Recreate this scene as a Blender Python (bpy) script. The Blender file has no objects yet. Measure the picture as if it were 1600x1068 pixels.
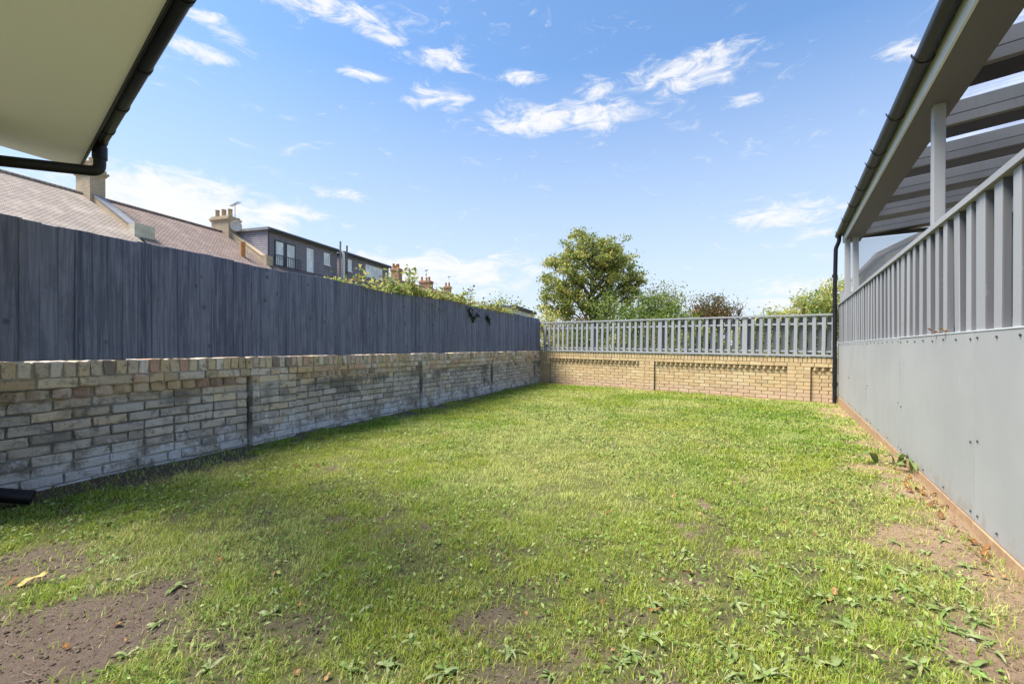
import bpy, bmesh, math, random
import numpy as np
from mathutils import Vector, Matrix
random.seed(7); rng = np.random.default_rng(7)
SC = bpy.context.scene
COL = SC.collection
R = math.radians

# ------------------------------------------------------------------ camera
cam_d = bpy.data.cameras.new('camera'); cam = bpy.data.objects.new('camera', cam_d); COL.objects.link(cam)
cam.location = (0, 0, 1.0); cam.rotation_euler = (R(90), 0, 0)
cam_d.sensor_width = 36.0; cam_d.lens = 690 / 1600 * 36.0; cam_d.shift_y = 9 / 1600
cam_d.clip_start = 0.02; cam_d.clip_end = 3000
SC.camera = cam

# ------------------------------------------------------------------ light
SUN_EL = R(61); SUN_H = Vector((-0.985, -0.17, 0)).normalized()      # horizontal direction towards the sun
to_sun = (SUN_H * math.cos(SUN_EL) + Vector((0, 0, math.sin(SUN_EL)))).normalized()
sd = bpy.data.lights.new('sun', 'SUN'); sd.energy = 3.0; sd.angle = R(26); sd.color = (1.0, 0.945, 0.86)
sun = bpy.data.objects.new('sun', sd); COL.objects.link(sun)
sun.rotation_euler = to_sun.to_track_quat('Z', 'Y').to_euler()

world = bpy.data.worlds.new('World'); SC.world = world; world.use_nodes = True
wt = world.node_tree; wt.nodes.clear()
def wn(kind, **kw):
    n = wt.nodes.new(kind)
    for k, v in kw.items(): setattr(n, k, v)
    return n
def wmath(op, a, b=None, c=None):
    n = wn('ShaderNodeMath', operation=op)
    for i, v in enumerate((a, b, c)):
        if v is None: continue
        if isinstance(v, (int, float)): n.inputs[i].default_value = v
        else: wt.links.new(v, n.inputs[i])
    return n.outputs[0]
sky = wn('ShaderNodeTexSky', sky_type='NISHITA', sun_disc=False)
sky.sun_elevation = SUN_EL; sky.sun_rotation = math.atan2(SUN_H.x, SUN_H.y)
sky.air_density = 0.8; sky.dust_density = 0.6; sky.ozone_density = 2.0; sky.altitude = 50
tc = wn('ShaderNodeTexCoord'); sep = wn('ShaderNodeSeparateXYZ'); wt.links.new(tc.outputs['Generated'], sep.inputs[0])
az = wmath('ARCTAN2', sep.outputs[0], sep.outputs[1]); el = wmath('ARCSINE', sep.outputs[2])
comb = wn('ShaderNodeCombineXYZ'); wt.links.new(az, comb.inputs[0]); wt.links.new(el, comb.inputs[1])
def azel(px, py):
    d = Vector(((px - 800) / 690, 1, (543 - py) / 690)).normalized()
    return math.atan2(d.x, d.y), math.asin(d.z)
CLOUDS = [(500, 5, 190, 34, 1), (335, 38, 75, 20, 1), (310, 78, 70, 18, 1), (610, 62, 40, 10, .9), (685, 92, 60, 24, 1), (570, 117, 40, 13, .9),
          (690, 155, 60, 28, .95), (815, 120, 40, 17, 1), (880, 185, 170, 34, 1.1), (975, 175, 50, 16, 1), (935, 142, 50, 28, .85),
          (1080, 112, 130, 40, 1.05), (1165, 157, 45, 10, .95), (1410, 80, 60, 20, .95), (535, 302, 46, 15, 1.05), (1225, 335, 115, 24, 1.05),
          (270, 312, 190, 52, 1.35), (430, 332, 90, 22, 1.1), (680, 425, 210, 42, 1.05), (1245, 458, 130, 30, 1.0), (480, 340, 40, 12, .9), (1275, 362, 60, 12, .8)]
mask = None
for (px, py, rx, ry, amp) in CLOUDS:
    a0, e0 = azel(px, py); a1, _ = azel(px + rx, py); _, e1 = azel(px, py - ry)
    sub = wn('ShaderNodeVectorMath', operation='SUBTRACT'); wt.links.new(comb.outputs[0], sub.inputs[0]); sub.inputs[1].default_value = (a0, e0, 0)
    mul = wn('ShaderNodeVectorMath', operation='MULTIPLY'); wt.links.new(sub.outputs[0], mul.inputs[0])
    mul.inputs[1].default_value = (1 / abs(a1 - a0), 1 / abs(e1 - e0), 0)
    ln = wn('ShaderNodeVectorMath', operation='LENGTH'); wt.links.new(mul.outputs[0], ln.inputs[0])
    mr = wn('ShaderNodeMapRange', interpolation_type='SMOOTHSTEP'); wt.links.new(ln.outputs['Value'], mr.inputs[0])
    mr.inputs[1].default_value = 1.75; mr.inputs[2].default_value = 0.0; mr.inputs[3].default_value = 0; mr.inputs[4].default_value = amp
    mask = mr.outputs[0] if mask is None else wmath('MAXIMUM', mask, mr.outputs[0])
mp = wn('ShaderNodeMapping'); wt.links.new(comb.outputs[0], mp.inputs[0]); mp.inputs['Scale'].default_value = (8, 21, 1)
nz = wn('ShaderNodeTexNoise'); wt.links.new(mp.outputs[0], nz.inputs['Vector']); nz.inputs['Scale'].default_value = 1.6
nz.inputs['Detail'].default_value = 9; nz.inputs['Roughness'].default_value = 0.66; nz.inputs['Distortion'].default_value = 0.8
nz2 = wn('ShaderNodeTexNoise'); wt.links.new(comb.outputs[0], nz2.inputs['Vector']); nz2.inputs['Scale'].default_value = 2.2; nz2.inputs['Detail'].default_value = 3
wide = wmath('MULTIPLY', nz2.outputs['Fac'], 0.42)
m2 = wmath('MAXIMUM', mask, wide)
dens = wmath('ADD', wmath('MULTIPLY', nz.outputs['Fac'], 2.2), wmath('MULTIPLY', m2, 0.80))
cl = wn('ShaderNodeMapRange', interpolation_type='SMOOTHSTEP'); wt.links.new(dens, cl.inputs[0])
cl.inputs[1].default_value = 1.42; cl.inputs[2].default_value = 2.1; cl.inputs[3].default_value = 0; cl.inputs[4].default_value = 0.93
haze_ = wn('ShaderNodeMapRange'); wt.links.new(el, haze_.inputs[0])      # thin bright haze low over the horizon, all round
haze_.inputs[1].default_value = 0.0; haze_.inputs[2].default_value = 0.56; haze_.inputs[3].default_value = 0.95; haze_.inputs[4].default_value = 0.0
hm = wn('ShaderNodeMixRGB'); wt.links.new(haze_.outputs[0], hm.inputs[0]); tint = wn('ShaderNodeMixRGB', blend_type='MULTIPLY'); tint.inputs[0].default_value = 1; wt.links.new(sky.outputs[0], tint.inputs[1]); tint.inputs[2].default_value = (.80, .95, 1.0, 1); wt.links.new(tint.outputs[0], hm.inputs[1]); hm.inputs[2].default_value = (2.58, 2.68, 2.84, 1)
mixc = wn('ShaderNodeMixRGB'); wt.links.new(cl.outputs[0], mixc.inputs[0]); wt.links.new(hm.outputs[0], mixc.inputs[1])
mixc.inputs[2].default_value = (3.35, 3.35, 3.40, 1)
bg = wn('ShaderNodeBackground'); wt.links.new(mixc.outputs[0], bg.inputs[0]); bg.inputs[1].default_value = 0.10
wo = wn('ShaderNodeOutputWorld'); wt.links.new(bg.outputs[0], wo.inputs[0])

SC.view_settings.view_transform = 'Standard'; SC.view_settings.look = 'None'
SC.view_settings.exposure = 1.6; SC.view_settings.gamma = 1.0; SC.view_settings.use_curve_mapping = False
SC.cycles.max_bounces = 5; SC.cycles.diffuse_bounces = 3; SC.cycles.transparent_max_bounces = 12
try: SC.cycles.use_denoising = True
except Exception: pass

# ------------------------------------------------------------------ helpers
def vnoise(x, y, scale, seed=0):
    r = np.random.default_rng(seed); g = r.random((257, 257))
    X = np.asarray(x, float) * scale + 1000.37; Y = np.asarray(y, float) * scale + 1000.71
    xi = np.floor(X).astype(int); yi = np.floor(Y).astype(int); fx = X - xi; fy = Y - yi
    fx = fx * fx * (3 - 2 * fx); fy = fy * fy * (3 - 2 * fy); a = xi % 256; b = yi % 256
    return (g[a, b] * (1 - fx) * (1 - fy) + g[a + 1, b] * fx * (1 - fy) + g[a, b + 1] * (1 - fx) * fy + g[a + 1, b + 1] * fx * fy)
def fbm(x, y, scale, seed=0, oct=4):
    s = 0; a = 1; t = 0
    for i in range(oct):
        s = s + a * vnoise(x, y, scale * 2 ** i, seed + i); t += a; a *= 0.5
    return s / t
def sstep(a, b, x):
    t = np.clip((x - a) / (b - a), 0, 1); return t * t * (3 - 2 * t)

def tag(o, label=None, cat=None, group=None, kind=None):
    for k, v in (('label', label), ('category', cat), ('group', group), ('kind', kind)):
        if v: o[k] = v
    return o
def empty(name, loc=(0, 0, 0), rz=0, ry=0):
    o = bpy.data.objects.new(name, None); COL.objects.link(o); o.location = loc; o.rotation_euler = (0, ry, rz); o.empty_display_size = 0.1
    return o
def link(name, me, mat=None, parent=None, loc=(0, 0, 0), rot=(0, 0, 0), scale=(1, 1, 1)):
    o = bpy.data.objects.new(name, me); COL.objects.link(o)
    if mat is not None and not me.materials: me.materials.append(mat)
    o.parent = parent; o.location = loc; o.rotation_euler = rot; o.scale = scale
    return o
def mesh_np(name, V, T, colors=None, smooth=False):
    me = bpy.data.meshes.new(name); V = np.asarray(V, np.float32); T = np.asarray(T, np.int32)
    me.vertices.add(len(V)); me.vertices.foreach_set('co', V.ravel())
    me.loops.add(T.size); me.loops.foreach_set('vertex_index', T.ravel())
    me.polygons.add(len(T)); me.polygons.foreach_set('loop_start', np.arange(0, T.size, 3, dtype=np.int32))
    me.polygons.foreach_set('loop_total', np.full(len(T), 3, np.int32))
    if smooth: me.polygons.foreach_set('use_smooth', np.ones(len(T), bool))
    me.update(calc_edges=True)
    if colors is not None:
        ca = me.color_attributes.new('col', 'FLOAT_COLOR', 'POINT')
        C4 = np.ones((len(V), 4), np.float32); C4[:, :3] = colors; ca.data.foreach_set('color', C4.ravel())
    return me
def bevel_box(sx, sy, sz, bev=0.004, jit=0.0, seg=1, off=(0, 0, 0), name='box'):
    """box sx*sy*sz centred on the origin plus off, with bevelled edges"""
    bm = bmesh.new(); bmesh.ops.create_cube(bm, size=1.0)
    for v in bm.verts: v.co = Vector((v.co.x * sx, v.co.y * sy, v.co.z * sz))
    if bev > 0: bmesh.ops.bevel(bm, geom=list(bm.edges), offset=bev, segments=seg, affect='EDGES', profile=0.6)
    if jit > 0:
        for v in bm.verts: v.co += Vector([random.uniform(-jit, jit) for _ in range(3)])
    for v in bm.verts: v.co += Vector(off)
    me = bpy.data.meshes.new(name); bm.to_mesh(me); bm.free(); return me
class MB:
    def __init__(s): s.v = []; s.f = []; s.sm = []
    def add(s, vs, fs, smooth=False):
        b = len(s.v); s.v += [tuple(v) for v in vs]; s.f += [tuple(i + b for i in f) for f in fs]; s.sm += [smooth] * len(fs); return s
    def box(s, x0, x1, y0, y1, z0, z1):
        return s.add([(x0, y0, z0), (x1, y0, z0), (x1, y1, z0), (x0, y1, z0), (x0, y0, z1), (x1, y0, z1), (x1, y1, z1), (x0, y1, z1)],
                     [(0, 3, 2, 1), (4, 5, 6, 7), (0, 1, 5, 4), (1, 2, 6, 5), (2, 3, 7, 6), (3, 0, 4, 7)])
    def prism(s, poly, axis, a, b):
        """poly: list of (p,q); extruded along axis from a to b. axis x: (p,q)=(y,z); axis y: (x,z); axis z: (x,y)"""
        def P(p, q, t): return (t, p, q) if axis == 'x' else (p, t, q) if axis == 'y' else (p, q, t)
        n = len(poly); vs = [P(p, q, a) for p, q in poly] + [P(p, q, b) for p, q in poly]
        fs = [tuple(range(n)), tuple(range(2 * n - 1, n - 1, -1))] + [(i, i + n, (i + 1) % n + n, (i + 1) % n) for i in range(n)]
        return s.add(vs, fs)
    def tube(s, path, r, n=10, cap=True):
        path = [Vector(p) for p in path]; rs = r if isinstance(r, (list, tuple)) else [r] * len(path)
        vs = []; fs = []; prev = None
        for i, p in enumerate(path):
            d = (path[min(i + 1, len(path) - 1)] - path[max(i - 1, 0)]).normalized()
            a = (prev - d * prev.dot(d)) if prev is not None else (Vector((0, 0, 1)).cross(d) if abs(d.z) < 0.95 else Vector((1, 0, 0)).cross(d))
            a.normalize(); prev = a; b = d.cross(a)
            for k in range(n):
                t = 2 * math.pi * k / n; vs.append(p + (a * math.cos(t) + b * math.sin(t)) * rs[i])
        for i in range(len(path) - 1):
            for k in range(n): fs.append((i * n + k, i * n + (k + 1) % n, (i + 1) * n + (k + 1) % n, (i + 1) * n + k))
        s.add(vs, fs, True)
        if cap: s.add(vs[:n], [tuple(range(n - 1, -1, -1))]); s.add(vs[-n:], [tuple(range(n))])
        return s
    def mesh(s, name):
        me = bpy.data.meshes.new(name); me.from_pydata(s.v, [], s.f); me.update()
        me.polygons.foreach_set('use_smooth', s.sm)
        bm = bmesh.new(); bm.from_mesh(me); bmesh.ops.recalc_face_normals(bm, faces=bm.faces); bm.to_mesh(me); bm.free()
        return me
    def build(s, name, mat, parent=None, loc=(0, 0, 0), rot=(0, 0, 0)): return link(name, s.mesh(name), mat, parent, loc, rot)
def bend(pts, r=0.05, n=5):
    """round the corners of a polyline"""
    pts = [Vector(p) for p in pts]; out = [pts[0]]
    for i in range(1, len(pts) - 1):
        a = (pts[i - 1] - pts[i]).normalized() * r + pts[i]; b = (pts[i + 1] - pts[i]).normalized() * r + pts[i]
        for k in range(n + 1):
            t = k / n; out.append(a * (1 - t) ** 2 + pts[i] * 2 * t * (1 - t) + b * t * t)
    return out + [pts[-1]]

# ------------------------------------------------------------------ materials
class Mat:
    def __init__(s, name, rough=0.8, spec=0.3):
        s.m = bpy.data.materials.new(name); s.m.use_nodes = True; s.t = s.m.node_tree; s.b = s.t.nodes['Principled BSDF']
        s.b.inputs['Roughness'].default_value = rough; s.b.inputs['Specular IOR Level'].default_value = spec
        s.obj = s.n('ShaderNodeTexCoord').outputs['Object']; s.geo = s.n('ShaderNodeNewGeometry'); s.oi = s.n('ShaderNodeObjectInfo')
    def n(s, kind, **kw):
        x = s.t.nodes.new(kind)
        for k, v in kw.items(): setattr(x, k, v)
        return x
    def L(s, a, b): s.t.links.new(a, b)
    def val(s, sock, v):
        if isinstance(v, (int, float)): sock.default_value = v
        elif isinstance(v, (tuple, list)): sock.default_value = (*v, 1) if len(v) == 3 and len(sock.default_value) == 4 else v
        else: s.L(v, sock)
    def math(s, op, a, b=0.0, clamp=False):
        x = s.n('ShaderNodeMath', operation=op, use_clamp=clamp); s.val(x.inputs[0], a); s.val(x.inputs[1], b); return x.outputs[0]
    def rand(s):
        return s.math('FRACT', s.math('ADD', s.oi.outputs['Random'], s.geo.outputs['Random Per Island']))
    def vec(s, scale=(1, 1, 1), off=None, world=False):
        mp = s.n('ShaderNodeMapping'); s.L(s.geo.outputs['Position'] if world else s.obj, mp.inputs[0]); mp.inputs['Scale'].default_value = scale
        if off is not None:
            c = s.n('ShaderNodeCombineXYZ'); 
            for i in range(3): s.L(s.math('MULTIPLY', off, 37.0 + 11 * i), c.inputs[i])
            s.L(c.outputs[0], mp.inputs['Location'])
        return mp.outputs[0]
    def noise(s, vec, scale, detail=5, rough=0.55, dist=0.0):
        x = s.n('ShaderNodeTexNoise'); s.L(vec, x.inputs['Vector']); x.inputs['Scale'].default_value = scale
        x.inputs['Detail'].default_value = detail; x.inputs['Roughness'].default_value = rough; x.inputs['Distortion'].default_value = dist
        return x.outputs['Fac']
    def rng(s, v, a, b, c=0.0, d=1.0):
        x = s.n('ShaderNodeMapRange', interpolation_type='SMOOTHSTEP'); s.L(v, x.inputs[0])
        for i, q in enumerate((a, b, c, d)): x.inputs[i + 1].default_value = q
        return x.outputs[0]
    def ramp(s, v, stops, const=False):
        x = s.n('ShaderNodeValToRGB'); s.L(v, x.inputs[0]); cr = x.color_ramp
        if const: cr.interpolation = 'CONSTANT'
        while len(cr.elements) < len(stops): cr.elements.new(0.5)
        for e, (p, c) in zip(cr.elements, stops): e.position = p; e.color = (*c, 1)
        return x.outputs['Color']
    def mix(s, f, a, b, mode='MIX'):
        x = s.n('ShaderNodeMixRGB', blend_type=mode); s.val(x.inputs[0], f); s.val(x.inputs[1], a); s.val(x.inputs[2], b); return x.outputs[0]
    def color(s, c): s.val(s.b.inputs['Base Color'], c); return s
    def bump(s, h, strength=0.4, dist=0.01):
        x = s.n('ShaderNodeBump'); s.L(h, x.inputs['Height']); x.inputs['Strength'].default_value = strength; x.inputs['Distance'].default_value = dist
        s.L(x.outputs[0], s.b.inputs['Normal']); return s

def plain(name, c1, c2, scale=6, rough=0.7, spec=0.3, bump=0.15, stretch=(1, 1, 1), metal=0.0):
    m = Mat(name, rough, spec); n = m.noise(m.vec(stretch, m.oi.outputs['Random']), scale, 6, 0.6)
    m.color(m.mix(m.rng(n, 0.3, 0.7), c1, c2)); m.b.inputs['Metallic'].default_value = metal
    if bump: m.bump(m.noise(m.vec(stretch), scale * 8, 4), bump, 0.004)
    return m.m

def old_brick_mat():
    m = Mat('old_stock_brick', 0.92, 0.15); r = m.rand(); pos = m.vec((1, 1, 1), None, True)
    sp = m.n('ShaderNodeSeparateXYZ'); m.L(m.geo.outputs['Position'], sp.inputs[0]); z = sp.outputs[2]
    low = m.ramp(r, [(0, (0.437, 0.385, 0.349)), (.16, (0.640, 0.566, 0.505)), (.32, (0.524, 0.466, 0.421)), (.48, (0.727, 0.641, 0.557)), (.62, (0.553, 0.499, 0.460)), (.76, (0.757, 0.620, 0.466)), (.88, (0.392, 0.344, 0.311)), (1, (0.727, 0.662, 0.609))])
    up = m.ramp(r, [(0, (0.726, 0.592, 0.431)), (.18, (0.616, 0.449, 0.274)), (.33, (0.770, 0.663, 0.549)), (.48, (0.682, 0.500, 0.304)), (.6, (0.506, 0.388, 0.274)), (.74, (0.792, 0.694, 0.598)), (.86, (0.594, 0.367, 0.265)), (.94, (0.275, 0.224, 0.186)), (1, (0.748, 0.612, 0.461))])
    zz = m.math('ADD', z, m.math('MULTIPLY', m.noise(pos, 2.0, 4), 0.16))
    c = m.mix(m.rng(zz, 0.655, 0.755), low, up)
    blot = m.noise(pos, 14, 6, 0.65)
    c = m.mix(m.rng(blot, 0.50, 0.68, 0, 0.7), c, (.15, .138, .125))
    soot = m.math('ADD', m.noise(m.vec((1, 1, 1.6), None, True), 1.3, 7, .66), m.math('MULTIPLY', m.rng(z, .34, .60), .10)); soot = m.math('SUBTRACT', soot, m.math('MULTIPLY', m.rng(z, .61, .68), .35)); c = m.mix(m.rng(soot, .54, .68, 0, .72), c, (.12, .115, .11))           # sooty blotches
    c = m.mix(m.rng(m.math('ADD', z, m.math('MULTIPLY', m.noise(pos, 6, 6, .7), .55)), .58, .36, 0, .6), c, (.20, .19, .175))     # damp dark foot
    wn_ = m.noise(pos, 4.2, 10, 0.80); hi = m.rng(z, 0.02, 0.50, 0.13, -0.08)
    c = m.mix(m.rng(m.math('ADD', wn_, hi), 0.55, 0.64, 0, 0.85), c, (.74, .73, .72))   # lime bloom towards the foot
    moss = m.rng(m.noise(pos, 2.6, 4), 0.62, 0.74, 0, 0.35)
    c = m.mix(moss, c, (.16, .17, .07))
    m.color(c)
    h = m.math('ADD', m.noise(pos, 45, 6, 0.7), m.math('MULTIPLY', m.rng(m.noise(pos, 110, 2), 0.30, 0.42), 0.8))
    m.bump(h, 0.9, 0.007); return m.m
def mortar_mat(name, c1, c2, white=0.5, old=False):
    m = Mat(name, 0.95, 0.1); pos = m.vec((1, 1, 1), None, True)
    c = m.mix(m.rng(m.noise(pos, 3, 6), .35, .65), c1, c2)
    if old:                                                     # dark weathered joints half way up, limy ones at the foot
        sp = m.n('ShaderNodeSeparateXYZ'); m.L(m.geo.outputs['Position'], sp.inputs[0]); z = m.math('ADD', sp.outputs[2], m.math('MULTIPLY', m.noise(pos, 2.0, 4), .3))
        c = m.mix(m.rng(z, .78, .62, 0, .85), c, (.17, .16, .145)); c = m.mix(m.rng(z, .48, .22, 0, .8), c, (.56, .55, .52))
    c = m.mix(m.rng(m.noise(pos, 7, 7, .7), .55, .7, 0, white), c, (.58, .57, .55))
    m.color(c).bump(m.noise(pos, 60, 6, .7), 0.9, 0.01); return m.m
def yellow_brick_mat():
    m = Mat('yellow_gault_brick', 0.9, 0.15); r = m.rand(); pos = m.vec((1, 1, 1), None, True)
    c = m.ramp(r, [(0, (0.544, 0.395, 0.203)), (.25, (0.598, 0.456, 0.255)), (.5, (0.527, 0.368, 0.193)), (.7, (0.632, 0.500, 0.299)), (.85, (0.483, 0.351, 0.203)), (1, (0.580, 0.412, 0.228))])
    sp = m.n('ShaderNodeSeparateXYZ'); m.L(m.geo.outputs['Position'], sp.inputs[0])
    c = m.mix(m.rng(m.math('ADD', m.math('MULTIPLY', sp.outputs[2], -1.0), m.math('MULTIPLY', m.noise(pos, 2.2, 4), .4)), -.1, .18, 0, .55), c, (.52, .36, .28))  # pinkish salt stain at the foot
    c = m.mix(m.rng(m.noise(pos, 9, 6, .65), .55, .75, 0, .3), c, (.42, .33, .20))
    m.color(c).bump(m.noise(pos, 70, 5, .65), 0.5, 0.004); return m.m
def fence_wood_mat():
    m = Mat('blue_grey_stained_wood', 0.72, 0.25); r = m.oi.outputs['Random']
    v = m.vec((34, 34, 1.1), r); g = m.noise(v, 1.6, 9, .68, 0.6)
    base = m.ramp(r, [(0, (.078, .082, .126)), (.18, (.132, .137, .190)), (.34, (.098, .103, .148)), (.5, (.160, .165, .222)), (.66, (.110, .115, .164)), (.82, (.178, .183, .236)), (1, (.092, .097, .143))])
    c = m.mix(m.rng(g, .36, .66, 0, .62), base, (0.302, 0.310, 0.412))
    bl = m.noise(m.vec((2.6, 2.6, 1.8), r), 1.9, 7, .68)
    c = m.mix(m.rng(bl, .46, .68, 0, .45), c, (0.091, 0.100, 0.160))
    vo = m.n('ShaderNodeTexVoronoi', feature='F1'); m.L(m.vec((6.5, 1, 4.6), r), vo.inputs['Vector']); vo.inputs['Scale'].default_value = 1.0
    kn = m.rng(vo.outputs['Distance'], .16, .06)
    c = m.mix(m.math('MULTIPLY', kn, .6), c, (.040, .044, .06))
    m.color(c).bump(m.math('ADD', g, m.math('MULTIPLY', kn, -.6)), .5, .004); return m.m
def painted_wood(name, c1, c2, worn, amt=.45, rough=.55):
    m = Mat(name, rough, .3); r = m.oi.outputs['Random']
    g = m.noise(m.vec((30, 30, 2.0), r), 1.4, 6, .6, .4); p = m.noise(m.vec((1, 1, 1), r), 9, 7, .72)
    c = m.mix(r, c1, c2); c = m.mix(m.rng(g, .35, .7, 0, .35), c, c2)
    c = m.mix(m.rng(p, .60, .72, 0, amt), c, worn)
    m.color(c).bump(m.math('ADD', g, m.math('MULTIPLY', p, .6)), .35, .003); return m.m
def attr_leaf(name, rough=.55, trans=.35, bright=1.0):
    m = Mat(name, rough, .25); a = m.n('ShaderNodeAttribute', attribute_name='col')
    c = a.outputs['Color'] if bright == 1.0 else m.mix(1.0, a.outputs['Color'], (bright,) * 3, 'MULTIPLY')
    m.color(c); tr = m.n('ShaderNodeBsdfTranslucent'); m.L(c, tr.inputs[0])
    mx = m.n('ShaderNodeMixShader'); mx.inputs[0].default_value = trans
    out = m.t.nodes['Material Output']; m.L(m.b.outputs[0], mx.inputs[1]); m.L(tr.outputs[0], mx.inputs[2]); m.L(mx.outputs[0], out.inputs[0]); return m.m
def soil_mat():
    m = Mat('garden_soil', .95, .1); a = m.n('ShaderNodeAttribute', attribute_name='col'); pos = m.vec((1, 1, 1), None, True)
    c = a.outputs['Color']
    c = m.mix(m.rng(m.noise(pos, 38, 7, .75), .42, .68, 0, .6), c, m.mix(.6, c, (.05, .04, .03)))
    c = m.mix(m.rng(m.noise(pos, 140, 3, .6), .66, .74, 0, .7), c, (.42, .36, .29))
    m.color(c).bump(m.math('ADD', m.noise(pos, 30, 8, .75), m.math('MULTIPLY', m.noise(pos, 150, 4), .4)), 1.0, .02); return m.m
def tile_roof_mat(name, c1, c2, cw=.17, ch=.10):
    m = Mat(name, .85, .2); br = m.n('ShaderNodeTexBrick'); m.L(m.vec((1, 1, 1)), br.inputs['Vector'])
    br.inputs['Scale'].default_value = 1.0; br.inputs['Brick Width'].default_value = cw; br.inputs['Row Height'].default_value = ch
    br.inputs['Mortar Size'].default_value = .012; br.inputs['Mortar Smooth'].default_value = .3; br.inputs['Bias'].default_value = 0
    br.inputs['Color1'].default_value = (*c1, 1); br.inputs['Color2'].default_value = (*c2, 1); br.inputs['Mortar'].default_value = (c1[0] * .35, c1[1] * .33, c1[2] * .33, 1)
    n = m.noise(m.vec((1, 1, 1)), 1.2, 6, .65)
    c = m.mix(m.rng(n, .45, .7, 0, .5), br.outputs['Color'], tuple(x * 1.25 for x in c2))
    sp = m.n('ShaderNodeSeparateXYZ'); m.L(m.obj, sp.inputs[0])
    saw = m.math('FRACT', m.math('DIVIDE', sp.outputs[1], ch))
    m.color(c).bump(m.math('ADD', m.math('MULTIPLY', saw, -1.0), m.math('MULTIPLY', br.outputs['Fac'], -.5)), .8, .03); return m.m
def slate_mat(name, c1, c2, row=.115):
    m = Mat(name, .7, .25); br = m.n('ShaderNodeTexBrick'); c3 = m.n('ShaderNodeCombineXYZ'); sp = m.n('ShaderNodeSeparateXYZ'); m.L(m.obj, sp.inputs[0])
    m.L(m.math('ADD', sp.outputs[0], sp.outputs[1]), c3.inputs[0]); m.L(sp.outputs[2], c3.inputs[1]); m.L(c3.outputs[0], br.inputs['Vector'])
    br.inputs['Scale'].default_value = 1.0; br.inputs['Brick Width'].default_value = .22; br.inputs['Row Height'].default_value = row
    br.inputs['Mortar Size'].default_value = .009; br.inputs['Mortar Smooth'].default_value = .5
    br.inputs['Color1'].default_value = (*c1, 1); br.inputs['Color2'].default_value = (*c2, 1); br.inputs['Mortar'].default_value = (.03, .03, .035, 1)
    saw = m.math('FRACT', m.math('DIVIDE', sp.outputs[2], row))
    m.color(br.outputs['Color']).bump(m.math('ADD', m.math('MULTIPLY', saw, -1.0), m.math('MULTIPLY', br.outputs['Fac'], -.5)), .9, .03); return m.m
def brick_tex_mat(name, c1, c2, mort, bw=.225, rh=.075):
    m = Mat(name, .9, .15); br = m.n('ShaderNodeTexBrick'); c3 = m.n('ShaderNodeCombineXYZ'); sp = m.n('ShaderNodeSeparateXYZ'); m.L(m.obj, sp.inputs[0])
    m.L(m.math('ADD', sp.outputs[0], sp.outputs[1]), c3.inputs[0]); m.L(sp.outputs[2], c3.inputs[1]); m.L(c3.outputs[0], br.inputs['Vector'])
    br.inputs['Scale'].default_value = 1.0; br.inputs['Brick Width'].default_value = bw; br.inputs['Row Height'].default_value = rh; br.inputs['Mortar Size'].default_value = .01
    br.inputs['Color1'].default_value = (*c1, 1); br.inputs['Color2'].default_value = (*c2, 1); br.inputs['Mortar'].default_value = (*mort, 1)
    c = m.mix(m.rng(m.noise(m.vec((1, 1, 1)), 2.5, 6, .7), .45, .7, 0, .5), br.outputs['Color'], tuple(x * .55 for x in c1))
    m.color(c).bump(m.math('MULTIPLY', br.outputs['Fac'], -1.0), .6, .01); return m.m
def sheet_mat():
    m = Mat('translucent_roof_sheet', .3, .4); out = m.t.nodes['Material Output']
    tr = m.n('ShaderNodeBsdfTranslucent'); tr.inputs[0].default_value = (.46, .50, .60, 1)
    tp = m.n('ShaderNodeBsdfTransparent'); tp.inputs[0].default_value = (.62, .66, .74, 1)
    mx = m.n('ShaderNodeMixShader'); d = m.noise(m.vec((1, 1, 1)), 3, 5, .6); m.L(m.rng(d, .3, .7, .35, .65), mx.inputs[0]); m.L(tp.outputs[0], mx.inputs[1]); m.L(tr.outputs[0], mx.inputs[2])
    gl = m.n('ShaderNodeBsdfGlossy'); gl.inputs['Roughness'].default_value = .2; m2 = m.n('ShaderNodeMixShader'); m2.inputs[0].default_value = .06
    m.L(mx.outputs[0], m2.inputs[1]); m.L(gl.outputs[0], m2.inputs[2]); m.L(m2.outputs[0], out.inputs[0]); return m.m
def glass_mat(name, col=(.55, .6, .65)):
    m = Mat(name, .06, .9); m.color(m.mix(m.rng(m.noise(m.vec((1, 1, 1)), 1.2, 3), .4, .6), col, tuple(x * .7 for x in col))); return m.m  # pale reflections and curtains are painted into the pane colour

def panel_mat():
    m = Mat('pale_grey_sheet_panel', .5, .35); r = m.oi.outputs['Random']; pos = m.vec((1, 1, 1), None, True)
    c = m.mix(m.rng(m.noise(m.vec((1, 1, 1), r), 1.4, 6, .6), .35, .65), (.355, .357, .358), (.395, .398, .398))
    c = m.mix(m.rng(m.noise(m.vec((9, 9, .5), r), 1.3, 5, .6), .56, .74, 0, .22), c, (.33, .33, .325))      # rain streaks
    c = m.mix(m.rng(m.noise(m.vec((3, 3, 1.4), r), 2.6, 7, .7), .66, .74, 0, .35), c, (.62, .62, .61))         # scuffs
    sp = m.n('ShaderNodeSeparateXYZ'); m.L(m.geo.outputs['Position'], sp.inputs[0])
    mud = m.math('SUBTRACT', m.math('ADD', m.noise(pos, 11, 7, .75), m.rng(sp.outputs[2], .08, .40, .12, -.22)), 0.0)
    c = m.mix(m.rng(mud, .56, .72, 0, .5), c, (.30, .25, .19))                                                  # splashed soil
    m.color(c).bump(m.noise(pos, 3, 4), .08, .01); return m.m
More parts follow.
